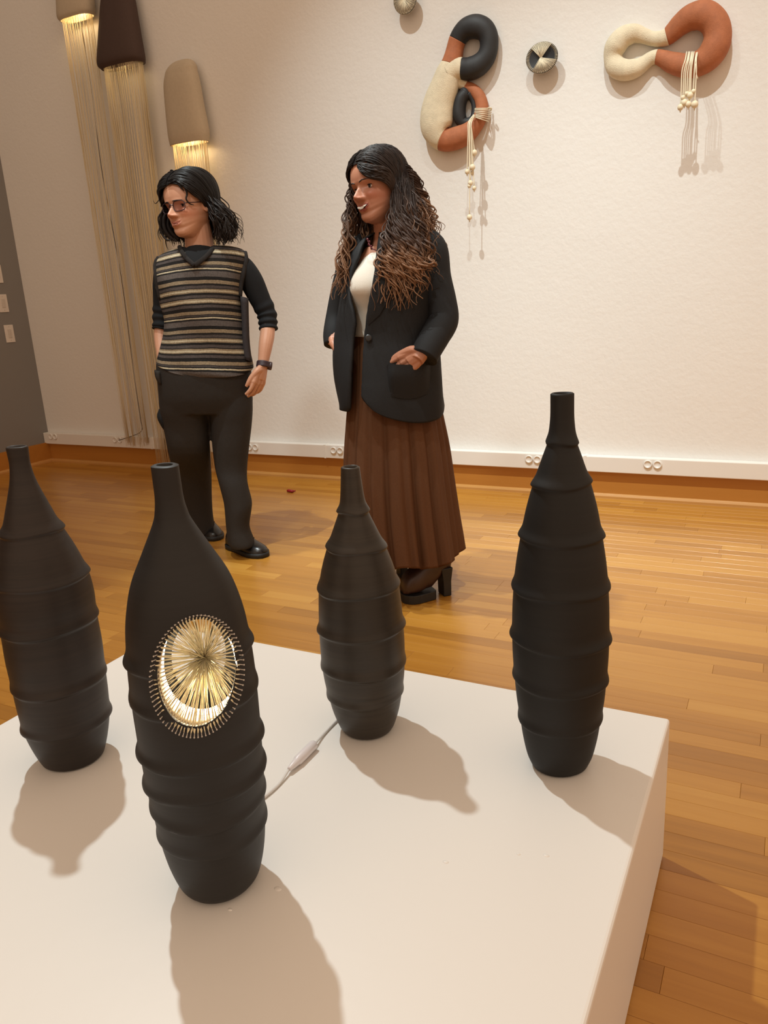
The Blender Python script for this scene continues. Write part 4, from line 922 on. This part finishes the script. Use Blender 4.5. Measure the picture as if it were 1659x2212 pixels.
# trousers
fA = onZ(462, 1158); vA = p1.v_of(fA) - .02; fB = onZ(530, 1196); vB = p1.v_of(fB) + .0
tr = [p1.shape([(337, 782, 545, 780, 0, .118, .12), (337, 800, 543, 800, 0, .122, .125), (340, 830, 544, 828, 0, .122, .13), (343, 862, 546, 860, 0, .115, .125), (347, 892, 545, 890, 0, .09, .10)], k=4, n=40)]
tr.append(p1.shape([(342, 840, 446, 840, -.01, .10, .11), (344, 880, 449, 880, -.015, .098, .105), (352, 920, 451, 918, -.03, .09, .10), (363, 976, 454, 972, -.05, .085, .095), (374, 1024, 457, 1022, vA * .6, .08, .09), (386, 1080, 458, 1078, vA * .85, .078, .085), (396, 1120, 461, 1118, vA * .95, .08, .088), (404, 1146, 467, 1144, vA, .085, .092), (406, 1150, 466, 1149, vA, .08, .09)], k=4, n=32))
tr.append(p1.shape([(440, 850, 545, 850, .0, .10, .11), (449, 885, 546, 882, .0, .10, .105), (455, 918, 544, 915, .0, .095, .10), (458, 960, 539, 958, .005, .09, .095), (464, 1009, 534, 1009, .01, .082, .09), (472, 1042, 535, 1042, vB * .6, .078, .085), (482, 1080, 544, 1080, vB * .8, .085, .085), (485, 1100, 543, 1100, vB * .9, .085, .085), (488, 1136, 539, 1134, vB, .08, .085), (491, 1166, 549, 1164, vB, .095, .085), (494, 1178, 550, 1173, vB, .095, .08)], k=4, n=32))
M_TROU = fabric('charcoal_twill', (.026, .0225, .020, 1), .8, 320, .30, .12, (9, .3))
to = mk('trousers', merge(tr), M_TROU, t1); remesh(to, .006, 6, .5); to.data.materials.clear(); to.data.materials.append(M_TROU)
mk('trouser_pocket', p1.shape([(333, 800, 352, 800, .02, .05, .05), (335, 812, 352, 816, .02, .055, .05), (341, 826, 354, 828, .02, .05, .05)], k=3, n=16), M_TROU, t1)
mk('side_pouch', p1.shape([(343, 884, 360, 886, -.03, .03, .03), (339, 900, 362, 902, -.03, .045, .04), (347, 918, 364, 920, -.03, .04, .04), (355, 930, 366, 932, -.03, .02, .02)], k=3, n=16), M_BLK, t1)
M_LEA = plain('black_shoe_leather', (.010, .009, .009, 1), .28, .1, 60, .1, 200); M_SOLE = plain('black_rubber_sole', (.008, .008, .008, 1), .6)
def put_shoe(hp, tp, v):
    a, b = onZ(*hp), onZ(*tp); d = nrm(b - a); L = .265; m_c = (a + b) / 2; u_, s_ = shoe_mesh(m_c - d * L / 2, m_c + d * L / 2, .098, .078)
    s = mk('shoe', u_, M_LEA, t1); mk('sole', s_, M_SOLE, s)
    sd_ = np.cross([0, 0, 1.], d); h0 = m_c - d * L / 2
    for t in (.42, .5, .58): mk('lace', ctube([h0 + d * L * t + sd_ * .03 + [0, 0, .072 - .05 * (t - .42)], h0 + d * L * (t + .01) + [0, 0, .098 - .13 * (t - .42)], h0 + d * L * t - sd_ * .03 + [0, 0, .072 - .05 * (t - .42)]], .0028, 4, 6), M_BLK, s)
put_shoe((494, 1180), (577, 1206), 0)
a, b = onZ(436, 1146), onZ(476, 1168)
put_shoe((430, 1138), (474, 1172), 0)
# watch
wc = p1.P(569.5, 788, .077); wd = nrm(W0 - WR); ws = np.cross(wd, p1.n); wn = np.cross(ws, wd)
ringw = np.array([wc + .0275 * (math.cos(a) * ws + .85 * math.sin(a) * wn) for a in np.linspace(0, 2 * PI, 25)])
wt = mk('watch', merge([tube(ringw + wd * o_, .0058, 6) for o_ in (-.008, -.003, .003, .008)]), plain('plum_watch_strap', (.035, .018, .024, 1), .5), t1); wt['label'] = 'dark plum wrist watch'
fc = wc - nrm(ws) * .026 * (1 if (ws @ p1.u) < 0 else -1); fd = nrm(fc - wc)
mk('watch_case', tube([fc - fd * .004, fc + fd * .008, fc + fd * .010], [.018, .018, .014], 18), plain('watch_case_metal', (.05, .03, .033, 1), .25), wt)
mk('strap_loop', tube(np.array([wc + .0285 * (math.cos(a) * ws + .85 * math.sin(a) * wn) for a in np.linspace(.9, 2.2, 9)]), .0032, 6), plain('mauve_loop', (.35, .25, .30, 1), .5), wt)

# ================================================================ person in the black blazer
B2 = onZ(905, 1270); p2 = Person(B2)
t2 = thing('person', B2, 'person in black blazer and long brown pleated skirt with long wavy hair, smiling', 'person')
M_SKIN2 = skin_mat('tan_skin', (.43, .19, .115, 1), (.40, .11, .085, 1))
a_ = math.radians(46); fw = -math.sin(a_) * p2.u + math.cos(a_) * p2.n + np.array([0, 0, -.02])
hc = p2.P(817, 402, .02); pm = ppm(hc) * 1.045
hd2 = Head(hc, 153 / pm, fw, -.11)
pc = [hd2.build(smile=.95, nose=1.1, mouth_in=.030), hd2.ear(-1), hd2.ear(1)]
pc.append(ctube([hd2.W([0, -.05, -.15]), hd2.W([0, -.10, -.42]), p2.P(842, 520, -.02), p2.P(845, 580, -.02)], [.052, .050, .060, .10], 5, 20))
pc.append(p2.shape([(790, 535, 905, 530, -.01, .08, .09), (768, 570, 925, 565, -.01, .095, .10), (775, 620, 925, 620, -.01, .08, .09)], k=4, n=28))
SH2, EL2, WR2 = p2.P(918, 530, .02), p2.P(953, 690, .075), p2.P(907, 768, .165)
pc.append(ctube([SH2, p2.P(940, 610, .045), EL2, p2.P(930, 732, .13), WR2, WR2 + (WR2 - p2.P(930, 732, .13)) * .3], [.045, .042, .037, .032, .026, .024], 5, 14))
hp_ = p2.P(862, 800, .165); pc += hand(p2.P(906, 765, .172), p2.P(862, 796, .160) - p2.P(906, 765, .172), p2.z * .9 - p2.u * .6, -p2.n + p2.u * .2, .150, (.12, .12, .14, .16), .25, .04, .05)
WL2 = p2.P(722, 742, -.02)
pc.append(ctube([p2.P(780, 540, -.05), p2.P(745, 620, -.09), p2.P(730, 680, -.09), WL2], [.045, .04, .035, .025], 5, 12))
pc += hand(WL2, p2.P(745, 790, .03) - WL2, p2.n, p2.u, .15, (.15, .15, .15, .15), .25, .04, .05)
body_mesh('body', t2, hd2, pc, M_SKIN2, .95)
face_parts(t2, hd2, M_SKIN2, .95, .0075, -.2, .026, .34, 1.15)
def mouth_pt(x, dz, lift): return hd2.W(hd2.on(x, -.312 + dz + .95 * .028 * (x / .1) ** 2, lift))
xs = np.linspace(-.115, .115, 17); MW = .115
def up_e(x): return .021 * (1 - (x / MW) ** 4)
def lo_e(x): return -.034 * (1 - (x / MW) ** 2)
mk('open_mouth', loft([[mouth_pt(x, up_e(x), .003) for x in xs], [mouth_pt(x, lo_e(x), .003) for x in xs]], False, False), plain('mouth_shadow', (.09, .02, .016, 1), .6), t2)
xd = np.linspace(-MW, MW, 47)
def smooth_curve(fn):
    q = np.array([mouth_pt(x, fn(x), .004) for x in xd])
    for _ in range(6): q[1:-1] = (q[:-2] + q[1:-1] * 2 + q[2:]) / 4
    return q
TC, BC = smooth_curve(up_e), smooth_curve(lo_e)
def mouth_xy(x, d_): return np.array([np.interp(x, xd, TC[:, c]) * (1 - d_) + np.interp(x, xd, BC[:, c]) * d_ for c in range(3)]) + hd2.f * (.0040 + .002 * math.sin(PI * d_))
for k_ in range(10):
    wt_ = .0205; xa, xb = -.1025 + k_ * wt_, -.1025 + (k_ + 1) * wt_ - .0008; xm = (xa + xb) / 2
    q = [mouth_xy(x, d_ * .64) for d_ in (0, .5, 1) for x in (xa, xm, xb)]
    mk('tooth', (np.array(q), [(0, 1, 4, 3), (1, 2, 5, 4), (3, 4, 7, 6), (4, 5, 8, 7)]), M_TEETH, t2)
M_LIP2 = plain('rose_lip_tan', (.36, .10, .075, 1), .38); lr = np.array([.0008] + [.0017, .0021, .0023, .0025, .0026, .0026, .0025, .0024, .0025, .0026, .0026, .0025, .0023, .0021, .0017] + [.0008])
mk('upper_lip', ctube([mouth_pt(x, up_e(x) + .006, .000) for x in xs], lr * .7, 2, 6), M_LIP2, t2)
mk('lower_lip', ctube([mouth_pt(x, lo_e(x) - .006, .001) for x in xs], lr * .9, 2, 6), M_LIP2, t2)
# hair: long loose waves
M_HAIR2 = hair_mat('brown_waved_hair', (.008, .0055, .0048, 1), (.058, .032, .022, 1), (.20, .10, .052, 1), .48)
hs = []
for sd in (-1, 1):
    for i in range(560):
        t = (i + rng.uniform(0, 1)) / 560; be = math.radians(42 + 95 * t + rng.normal(0, 4))
        d0 = np.array([sd * rng.uniform(.02, .10) + .02, math.cos(be), math.sin(be)])
        th = math.radians((100 if sd < 0 else 84) + 84 * t) + rng.normal(0, .05); d1 = sph(sd * th, math.radians(-4 + rng.normal(0, 7)))
        path = over_head(d0, d1, .04 + rng.uniform(0, .03), rng.uniform(.06, .16), 7, .03 + rng.uniform(0, .04))
        L = (rng.uniform(.75, 1.45) if sd < 0 else rng.uniform(.7, 1.3)) * (1.0 if t < .6 else .8)
        pts = wavy(hd2, path, L, rng.uniform(.02, .28), rng.uniform(.02, .045), rng.uniform(0, 6.28), d1, 24, 0, rng.normal(0, .09), rng.uniform(11, 24))
        hs.append((hd2.W(np.array(pts)), rng.uniform(.4, 1.0) * np.array([.003, .0038, .0038, .0036, .0034, .0031, .0026, .0008])))
for i in range(150):
    sd = -1 if rng.uniform() < .65 else 1; th = sd * rng.uniform(1.5, 3.0); d0 = sph(th, rng.uniform(.3, 1.2)); d1 = sph(th, rng.uniform(-.3, .0))
    pts = wavy(hd2, over_head(d0, d1, .09, rng.uniform(.12, .24), 5), rng.uniform(.7, 1.5), rng.uniform(.10, .42), rng.uniform(.03, .06), rng.uniform(0, 6.28), d1, 24, 0, 0, 20)
    hs.append((hd2.W(np.array(pts)), np.array([.0012, .0015, .0013, .0006])))
def trace(pl_, r_, amp=.010, n=18, ph=0., al_=(.1, .95), fq=33):
    """lock along picture points with a wave"""
    q = crom([p2.P(x, y, v) for x, y, v in pl_], max(5, 2 * n // (len(pl_) - 1))); s = np.linspace(0, 1, len(q))
    fq = fq * rng.uniform(.55, 1.15); amp = amp * rng.uniform(.5, 1.5)
    q = q + (amp * 1.6 * np.sin(ph * 1.3 + s * 5) * s)[:, None] * p2.u + (amp * np.clip(s * 3, 0, 1) * np.sin(ph + s * fq))[:, None] * p2.u + (amp * .7 * np.clip(s * 3, 0, 1) * np.cos(ph + s * fq))[:, None] * p2.n
    hs.append((q, np.array([.12, .8, 1, 1, .9, .7, .3]) * r_, al_))
for i in range(40):        # front locks on the far side of the face
    j = rng.normal(0, 3.2, 5); v = rng.uniform(-.05, .02)
    trace([(772 + j[0] * .5, 352, .04), (764 + j[0] * .5, 385, .02), (761 + j[1] * .6, 425, v), (757 + j[1], 470, v), (750 + j[2] * 1.2, 520, v + .03), (744 + j[3] * 1.5, 570, v + .06), (738 + j[4] * 2, 610 + rng.uniform(-30, 40), v + .08)], rng.choice((.0014, .0026, .0038)), .011, 18, rng.uniform(0, 6.28))
for i in range(120):        # mass falling over the near shoulder and chest
    x0 = rng.uniform(846, 892); x1 = x0 + rng.uniform(-34, 34); x2 = np.clip(x1 + rng.uniform(-24, 26), 800, 925); yb = rng.uniform(590, 672) - max(0, x2 - 880) * .8
    trace([(x0, 405 + rng.uniform(-35, 30), .085), (x0 + (x1 - x0) * .4, 470, .12), (x1, 530, .15), ((x1 + x2) / 2, 575, .165), (x2, yb, .165)], rng.choice((.0018, .0032, .0046)), rng.uniform(.007, .014), 20, rng.uniform(0, 6.28))
for i in range(60):        # outer waves behind the shoulder
    k = rng.uniform(0, 1); e = rng.normal(0, 4)
    trace([(858 + 12 * k, 340 + 30 * rng.uniform(), .03), (880 + 14 * k, 372, .02), (896 + 18 * k + e, 412, .0), (905 + 28 * k + e, 452, .0), (908 + 38 * k + e, 492 + rng.uniform(-12, 12), .03)], rng.choice((.0012, .0022, .0034)), .009, 18, rng.uniform(0, 6.28))
for i in range(110):       # hair swept from the parting across the forehead to behind the ear
    k = rng.uniform(0, 1); e = rng.normal(0, 1.2, 8)
    def up(x, y, f): return (x + e[0] * .6 + 5 * k * f, y - (26 * k + 2) * f + e[1])
    pth = [up(772, 362, .35), up(782, 375, .75), up(796, 385, 1.0), up(812, 389, 1.05), up(826, 393, 1.1), up(840, 404, 1.1)]
    q = [hd2.hit(x, y, .012 + .012 * rng.uniform()) for x, y in pth] + [p2.P(852 + 8 * k + e[2], 425 - 12 * k, .085), p2.P(858 + 10 * k + e[3] * 2, 465, .10), p2.P(856 + 14 * k + e[4] * 3, 510, .13)]
    hs.append((np.array(q), np.array([.4, 1, 1, 1, 1, .9, .7, .3]) * rng.uniform(.0018, .0036), (0, .35)))
strand_set('hair', hs, M_HAIR2, t2)['label'] = 'very long wavy dark brown hair with lighter ends'
mk('hair_cap', hair_cap(hd2, .05, 1.12, .27, -.36, 1.6), M_HAIR2, t2, attrs={'along': np.zeros(72 * 40)})
# cream top
M_TOP = fabric('ivory_knit_top', (.60, .54, .46, 1), .8, 300, .12, .03)
top = p2.shape([(792, 548, 880, 545, .015, .065, .08), (778, 566, 890, 562, .02, .085, .085), (760, 590, 895, 588, .02, .105, .09), (751, 612, 900, 610, .02, .118, .09), (749, 630, 900, 630, .02, .118, .09), (755, 648, 900, 648, .015, .105, .09), (765, 672, 898, 672, .01, .09, .09), (766, 700, 898, 700, .005, .09, .09), (762, 726, 900, 724, .0, .095, .095)], k=5, n=40)
mk('top', top, M_TOP, t2)
# skirt with hanging pleats
M_SKIRT = fabric('brown_suede_skirt', (.092, .036, .0135, 1), .8, 240, .10, .10, (3, .1))
kr = [(760, 716, 902, 714, -.005, .098, .10), (759, 740, 906, 738, -.005, .105, .11), (756, 790, 930, 788, 0, .125, .13), (752, 850, 945, 848, 0, .14, .15), (748, 910, 957, 906, 0, .155, .165), (744, 970, 968, 966, 0, .17, .18), (742, 1040, 977, 1036, 0, .19, .195), (744, 1110, 986, 1104, 0, .205, .21), (748, 1160, 993, 1152, 0, .215, .215), (752, 1190, 997, 1184, 0, .220, .22)]
sg = p2.sect(kr, 7, 240, 2.1); mS = len(sg); aS = np.arange(240) * 2 * PI / 240
FOLDS = [(2 * PI * (q_ + rng.uniform(-.28, .28)) / 21, rng.uniform(.6, 1.7), rng.uniform(.035, .075)) for q_ in range(21)]
for i in range(mS):
    k = np.clip((i / mS - .12) / .88, 0, 1); c = sg[i].mean(0)
    wv = np.zeros(240)
    for c_, d_, w_ in FOLDS:
        dd = (aS - c_ + PI) % (2 * PI) - PI; wv -= d_ * np.exp(-(dd / w_) ** 2)
    wv = wv + .55 * np.sin(aS * 9 + .5) + .2 * np.sin(aS * 21 + 2)
    sg[i] = c + (sg[i] - c) * (1 + (.012 + .105 * k) * (wv - wv.mean() * .7))[:, None]
    sg[i][:, 2] += k * k * (.012 * wv + .006 * np.sin(aS * 5))
sk_in = sg[::-1].copy()
for g in sk_in: c = g.mean(0); g[:] = c + (g - c) * .975
mk('skirt', loft(np.concatenate([sg, sk_in])), M_SKIRT, t2)['label'] = 'long brown pleated skirt'
# blazer: open shell from front edge round the back to front edge
M_BLZ = fabric('black_blazer_cloth', (.0125, .0120, .0125, 1), .75, 400, .18, .1, (4, .2))
bz = [  # xl, yl, xr, yr, v, front, back, inner edge of far panel, front edge of near panel
    (806, 503, 890, 494, -.02, .05, .07, 812, 818), (785, 516, 925, 504, -.01, .085, .095, 790, 818), (768, 535, 946, 524, .0, .115, .115, 779, 816), (757, 560, 950, 552, .005, .130, .12, 770, 813), (749, 588, 948, 580, .01, .140, .12, 758, 810),
    (743, 615, 945, 610, .01, .146, .12, 752, 805), (737, 645, 943, 640, .01, .146, .12, 753, 798), (730, 690, 943, 684, .01, .142, .12, 765, 790), (724, 730, 946, 726, .005, .145, .13, 763, 785), (721, 770, 950, 766, .005, .155, .14, 760, 782), (722, 810, 954, 806, .005, .165, .15, 758, 780), (726, 845, 958, 842, .005, .172, .155, 757, 780), (730, 868, 961, 864, .005, .176, .16, 756, 783), (733, 880, 962, 877, .005, .177, .16, 751, 796)]
bq = crom(bz, 5); outer, inner = [], []; NJ = 90; e_ = 2.2
for row in bq:
    xl, yl, xr, yr, v, df, db, x2, x1_ = row; A, B = p2.P(xl, yl, v), p2.P(xr, yr, v); c = (A + B) / 2; h = (B - A) / 2
    def edge_ang(x):
        best, ba = 1e9, 0
        for a in np.linspace(.02, PI - .02, 240):
            cs, sn = math.cos(a), math.sin(a); q = c + np.sign(cs) * abs(cs) ** (2 / e_) * h + sn ** (2 / e_) * df * p2.n; d = abs(topx(q)[0] - x)
            if d < best: best, ba = d, a
        return ba
    a1, a2 = edge_ang(x1_), edge_ang(x2)            # near edge, far edge (larger angle)
    if a2 <= a1 + .03: a2 = a1 + .03
    aa = np.linspace(a1, a2 - 2 * PI, NJ); cs, sn = np.cos(aa), np.sin(aa)
    cx = np.sign(cs) * np.abs(cs) ** (2 / e_); sx = np.sign(sn) * np.abs(sn) ** (2 / e_)
    rg2 = c + cx[:, None] * h + (sx * np.where(sx > 0, df, db))[:, None] * p2.n
    kz = np.clip((len(outer) / (len(bq) - 1) - .62) / .38, 0, 1); rg2[:, 2] -= .044 * kz ** 2 * np.maximum(sn, 0) ** .8 * np.clip((cs + .75) * 2.2, 0, 1)
    outer.append(rg2); inner.append(c + (rg2 - c) * (1 - .010 / np.linalg.norm(rg2 - c, axis=1))[:, None])
outer, inner = np.array(outer), np.array(inner)
# rounded lower front corner on the near panel and a hem that dips toward the viewer
mO = len(outer)
for arr in (outer, inner):
    z0_ = arr[mO - 16, :, 2].copy()
    for i in range(mO - 15, mO):
        for j in range(18):
            cj = .42 * (1 - j / 18) ** 2.2; arr[i, j, 2] = z0_[j] + (arr[i, j, 2] - z0_[j]) * (1 - cj)
# shallow folds
for i in range(mO):
    wv = .004 * np.sin(np.linspace(0, 1, NJ) * 34 + i * .10) * min(1, i / 12)
    for arr in (outer, inner): c = arr[i].mean(0); arr[i] = arr[i] + ((arr[i] - c) / np.linalg.norm(arr[i] - c, axis=1)[:, None]) * wv[:, None]
rings = np.concatenate([outer, inner[:, ::-1]], 1); bl_v, bl_f = loft(rings, True, False)
nn = rings.shape[1]
for rI in (0, mO - 1):
    for j in range(NJ - 1): bl_f.append((rI * nn + j, rI * nn + j + 1, rI * nn + nn - 2 - j, rI * nn + nn - 1 - j))
mk('blazer', (bl_v, bl_f), M_BLZ, t2)['label'] = 'open black blazer with one button'
def on_blz(x, y, lift=.004):
    d = nrm(ray(x, y)); fr = outer.reshape(-1, 3); w_ = fr - CAM; t = w_ @ d; e = np.linalg.norm(w_ - t[:, None] * d, axis=1); i = np.argsort(e)[:24]; i = i[t[i] < t[i].min() + .05]
    return CAM + d * t[i].mean() - d * lift
# lapel on the near side, button, pocket, sleeves
mk('lapel', loft([[on_blz(x, y, l) for x, y, l in row] for row in ([(822, 512, .004), (834, 512, .012), (846, 512, .006)], [(816, 545, .004), (836, 548, .014), (858, 550, .006)], [(812, 580, .004), (832, 590, .014), (856, 596, .006)], [(807, 615, .004), (822, 630, .012), (842, 642, .006)], [(799, 655, .004), (808, 668, .010), (820, 680, .005)], [(791, 694, .003), (793, 698, .004), (796, 702, .003)])], False, False), M_BLZ, t2)
bc = on_blz(796, 730, .004); mk('button', tube([bc, bc + p2.n * .005, bc + p2.n * .006], [.0115, .0115, .008], 18), plain('black_horn_button', (.02, .019, .02, 1), .35), t2)
pk_t = [on_blz(x, y, .030) for x, y in ((846, 786), (864, 788), (882, 788), (900, 786), (918, 779))]
pk_m = [on_blz(x, y, .026) for x, y in ((846, 815), (864, 818), (882, 818), (900, 816), (920, 810))]
pk_b = [on_blz(x, y, .004) for x, y in ((850, 856), (866, 862), (884, 862), (902, 860), (918, 852))]
pk_L = [on_blz(x, y, .001) for x, y in ((836, 786), (838, 818), (844, 858))]; pk_R = [on_blz(x, y, .001) for x, y in ((930, 776), (930, 810), (926, 852))]
g_ = [[pk_L[0]] + pk_t + [pk_R[0]], [pk_L[1]] + pk_m + [pk_R[1]], [pk_L[2]] + pk_b + [pk_R[2]]]
mk('pocket', loft(crom(np.array(g_).reshape(3, -1), 5).reshape(-1, 7, 3), False, False), M_BLZ, t2, subsurf=1)
mk('sleeve', ctube([p2.P(905, 528, .01), p2.P(926, 545, .03), p2.P(938, 600, .045), p2.P(952, 655, .06), p2.P(957, 692, .075), p2.P(941, 724, .115), p2.P(925, 752, .148), p2.P(915, 772, .165)], [.062, .066, .058, .055, .053, .0505, .049, .0485], 7, 28), M_BLZ, t2)
mk('sleeve', ctube([p2.P(795, 535, -.03), p2.P(770, 555, -.05), p2.P(748, 615, -.08), p2.P(731, 680, -.085), p2.P(722, 722, -.055), p2.P(720, 746, -.035)], [.055, .056, .050, .044, .040, .034], 6, 22), M_BLZ, t2)
# dark red bead necklace glimpsed at the collar
M_NECK = plain('dark_red_bead', (.10, .012, .018, 1), .3)
nk = mk('necklace', ctube([p2.P(793, 515, .09), p2.P(797, 526, .115), p2.P(802, 535, .12), p2.P(812, 541, .125)], .002, 4, 6), M_NECK, t2); nk['label'] = 'dark red bead necklace'
for x, y in ((794, 517), (798, 522), (797, 528), (802, 532), (803, 537)): mk('bead', ball(p2.P(x, y, .112), .0042, 10, 8), M_NECK, nk)
# platform ankle boots with block heels
M_BOOT = plain('brown_boot_leather', (.040, .018, .013, 1), .38, .12, 50, .12, 150); M_BSOLE = plain('black_boot_sole', (.010, .009, .009, 1), .5)
def boot(heel, toe):
    heel, toe = np.asarray(heel, float), np.asarray(toe, float); L = np.linalg.norm(toe - heel) / 1.01; d = nrm(toe - heel); s = np.cross([0, 0, 1.], d); heel = heel.copy(); rings = []
    for t, wv, zb, zt in ((-.02, .34, .105, .16), (.02, .60, .097, .22), (.12, .70, .092, .24), (.26, .72, .066, .235), (.40, .78, .042, .205), (.54, .90, .040, .168), (.68, 1.0, .032, .136), (.82, .98, .031, .116), (.93, .80, .031, .098), (.99, .42, .032, .066)):
        c = heel + d * L * t; a = np.linspace(0, 2 * PI, 24, endpoint=False); zc, hh = (zb + zt) / 2, (zt - zb) / 2
        cs, sn = np.cos(a), np.sin(a); rings.append(np.array([c + s * .049 * wv * np.sign(x) * abs(x) ** .8 + np.array([0, 0, zc + hh * np.sign(y) * abs(y) ** .8]) for x, y in zip(cs, sn)]))
    b = mk('boot', loft(rings), M_BOOT, t2)
    mk('boot_shaft', tube([heel + d * (L * .16 + (z_ - .15) * .35) + [0, 0, z_] for z_ in (.14, .18, .22, .27)], [.034, .036, .036, .036], 20), M_BOOT, b)
    so = []
    for t, wv in ((.34, .55), (.38, .78), (.55, .92), (.72, 1.04), (.84, 1.02), (.94, .82), (1.0, .50), (1.015, .25)):
        c = heel + d * L * t; so.append(np.array([c + s * .050 * wv * e + np.array([0, 0, z_]) for e, z_ in ((-1, .001), (1, .001), (1, .034), (-1, .034))]))
    mk('platform_sole', loft(so), M_BSOLE, b, smooth=False, bevel=.002)
    hb = [[heel + d * L * (.10 + sx * hx_) + s * .031 * sy * hy_ + [0, 0, z_] for sx, sy in ((-1, -1), (1, -1), (1, 1), (-1, 1))] for z_, hx_, hy_ in ((.001, .082, .92), (.06, .086, .95), (.112, .12, 1.05))]
    mk('block_heel', loft(hb), M_BSOLE, b, smooth=False, bevel=.003)
    return b
boot(onZ(971, 1281), onZ(868, 1300)); boot(onZ(878, 1242), onZ(784, 1259))
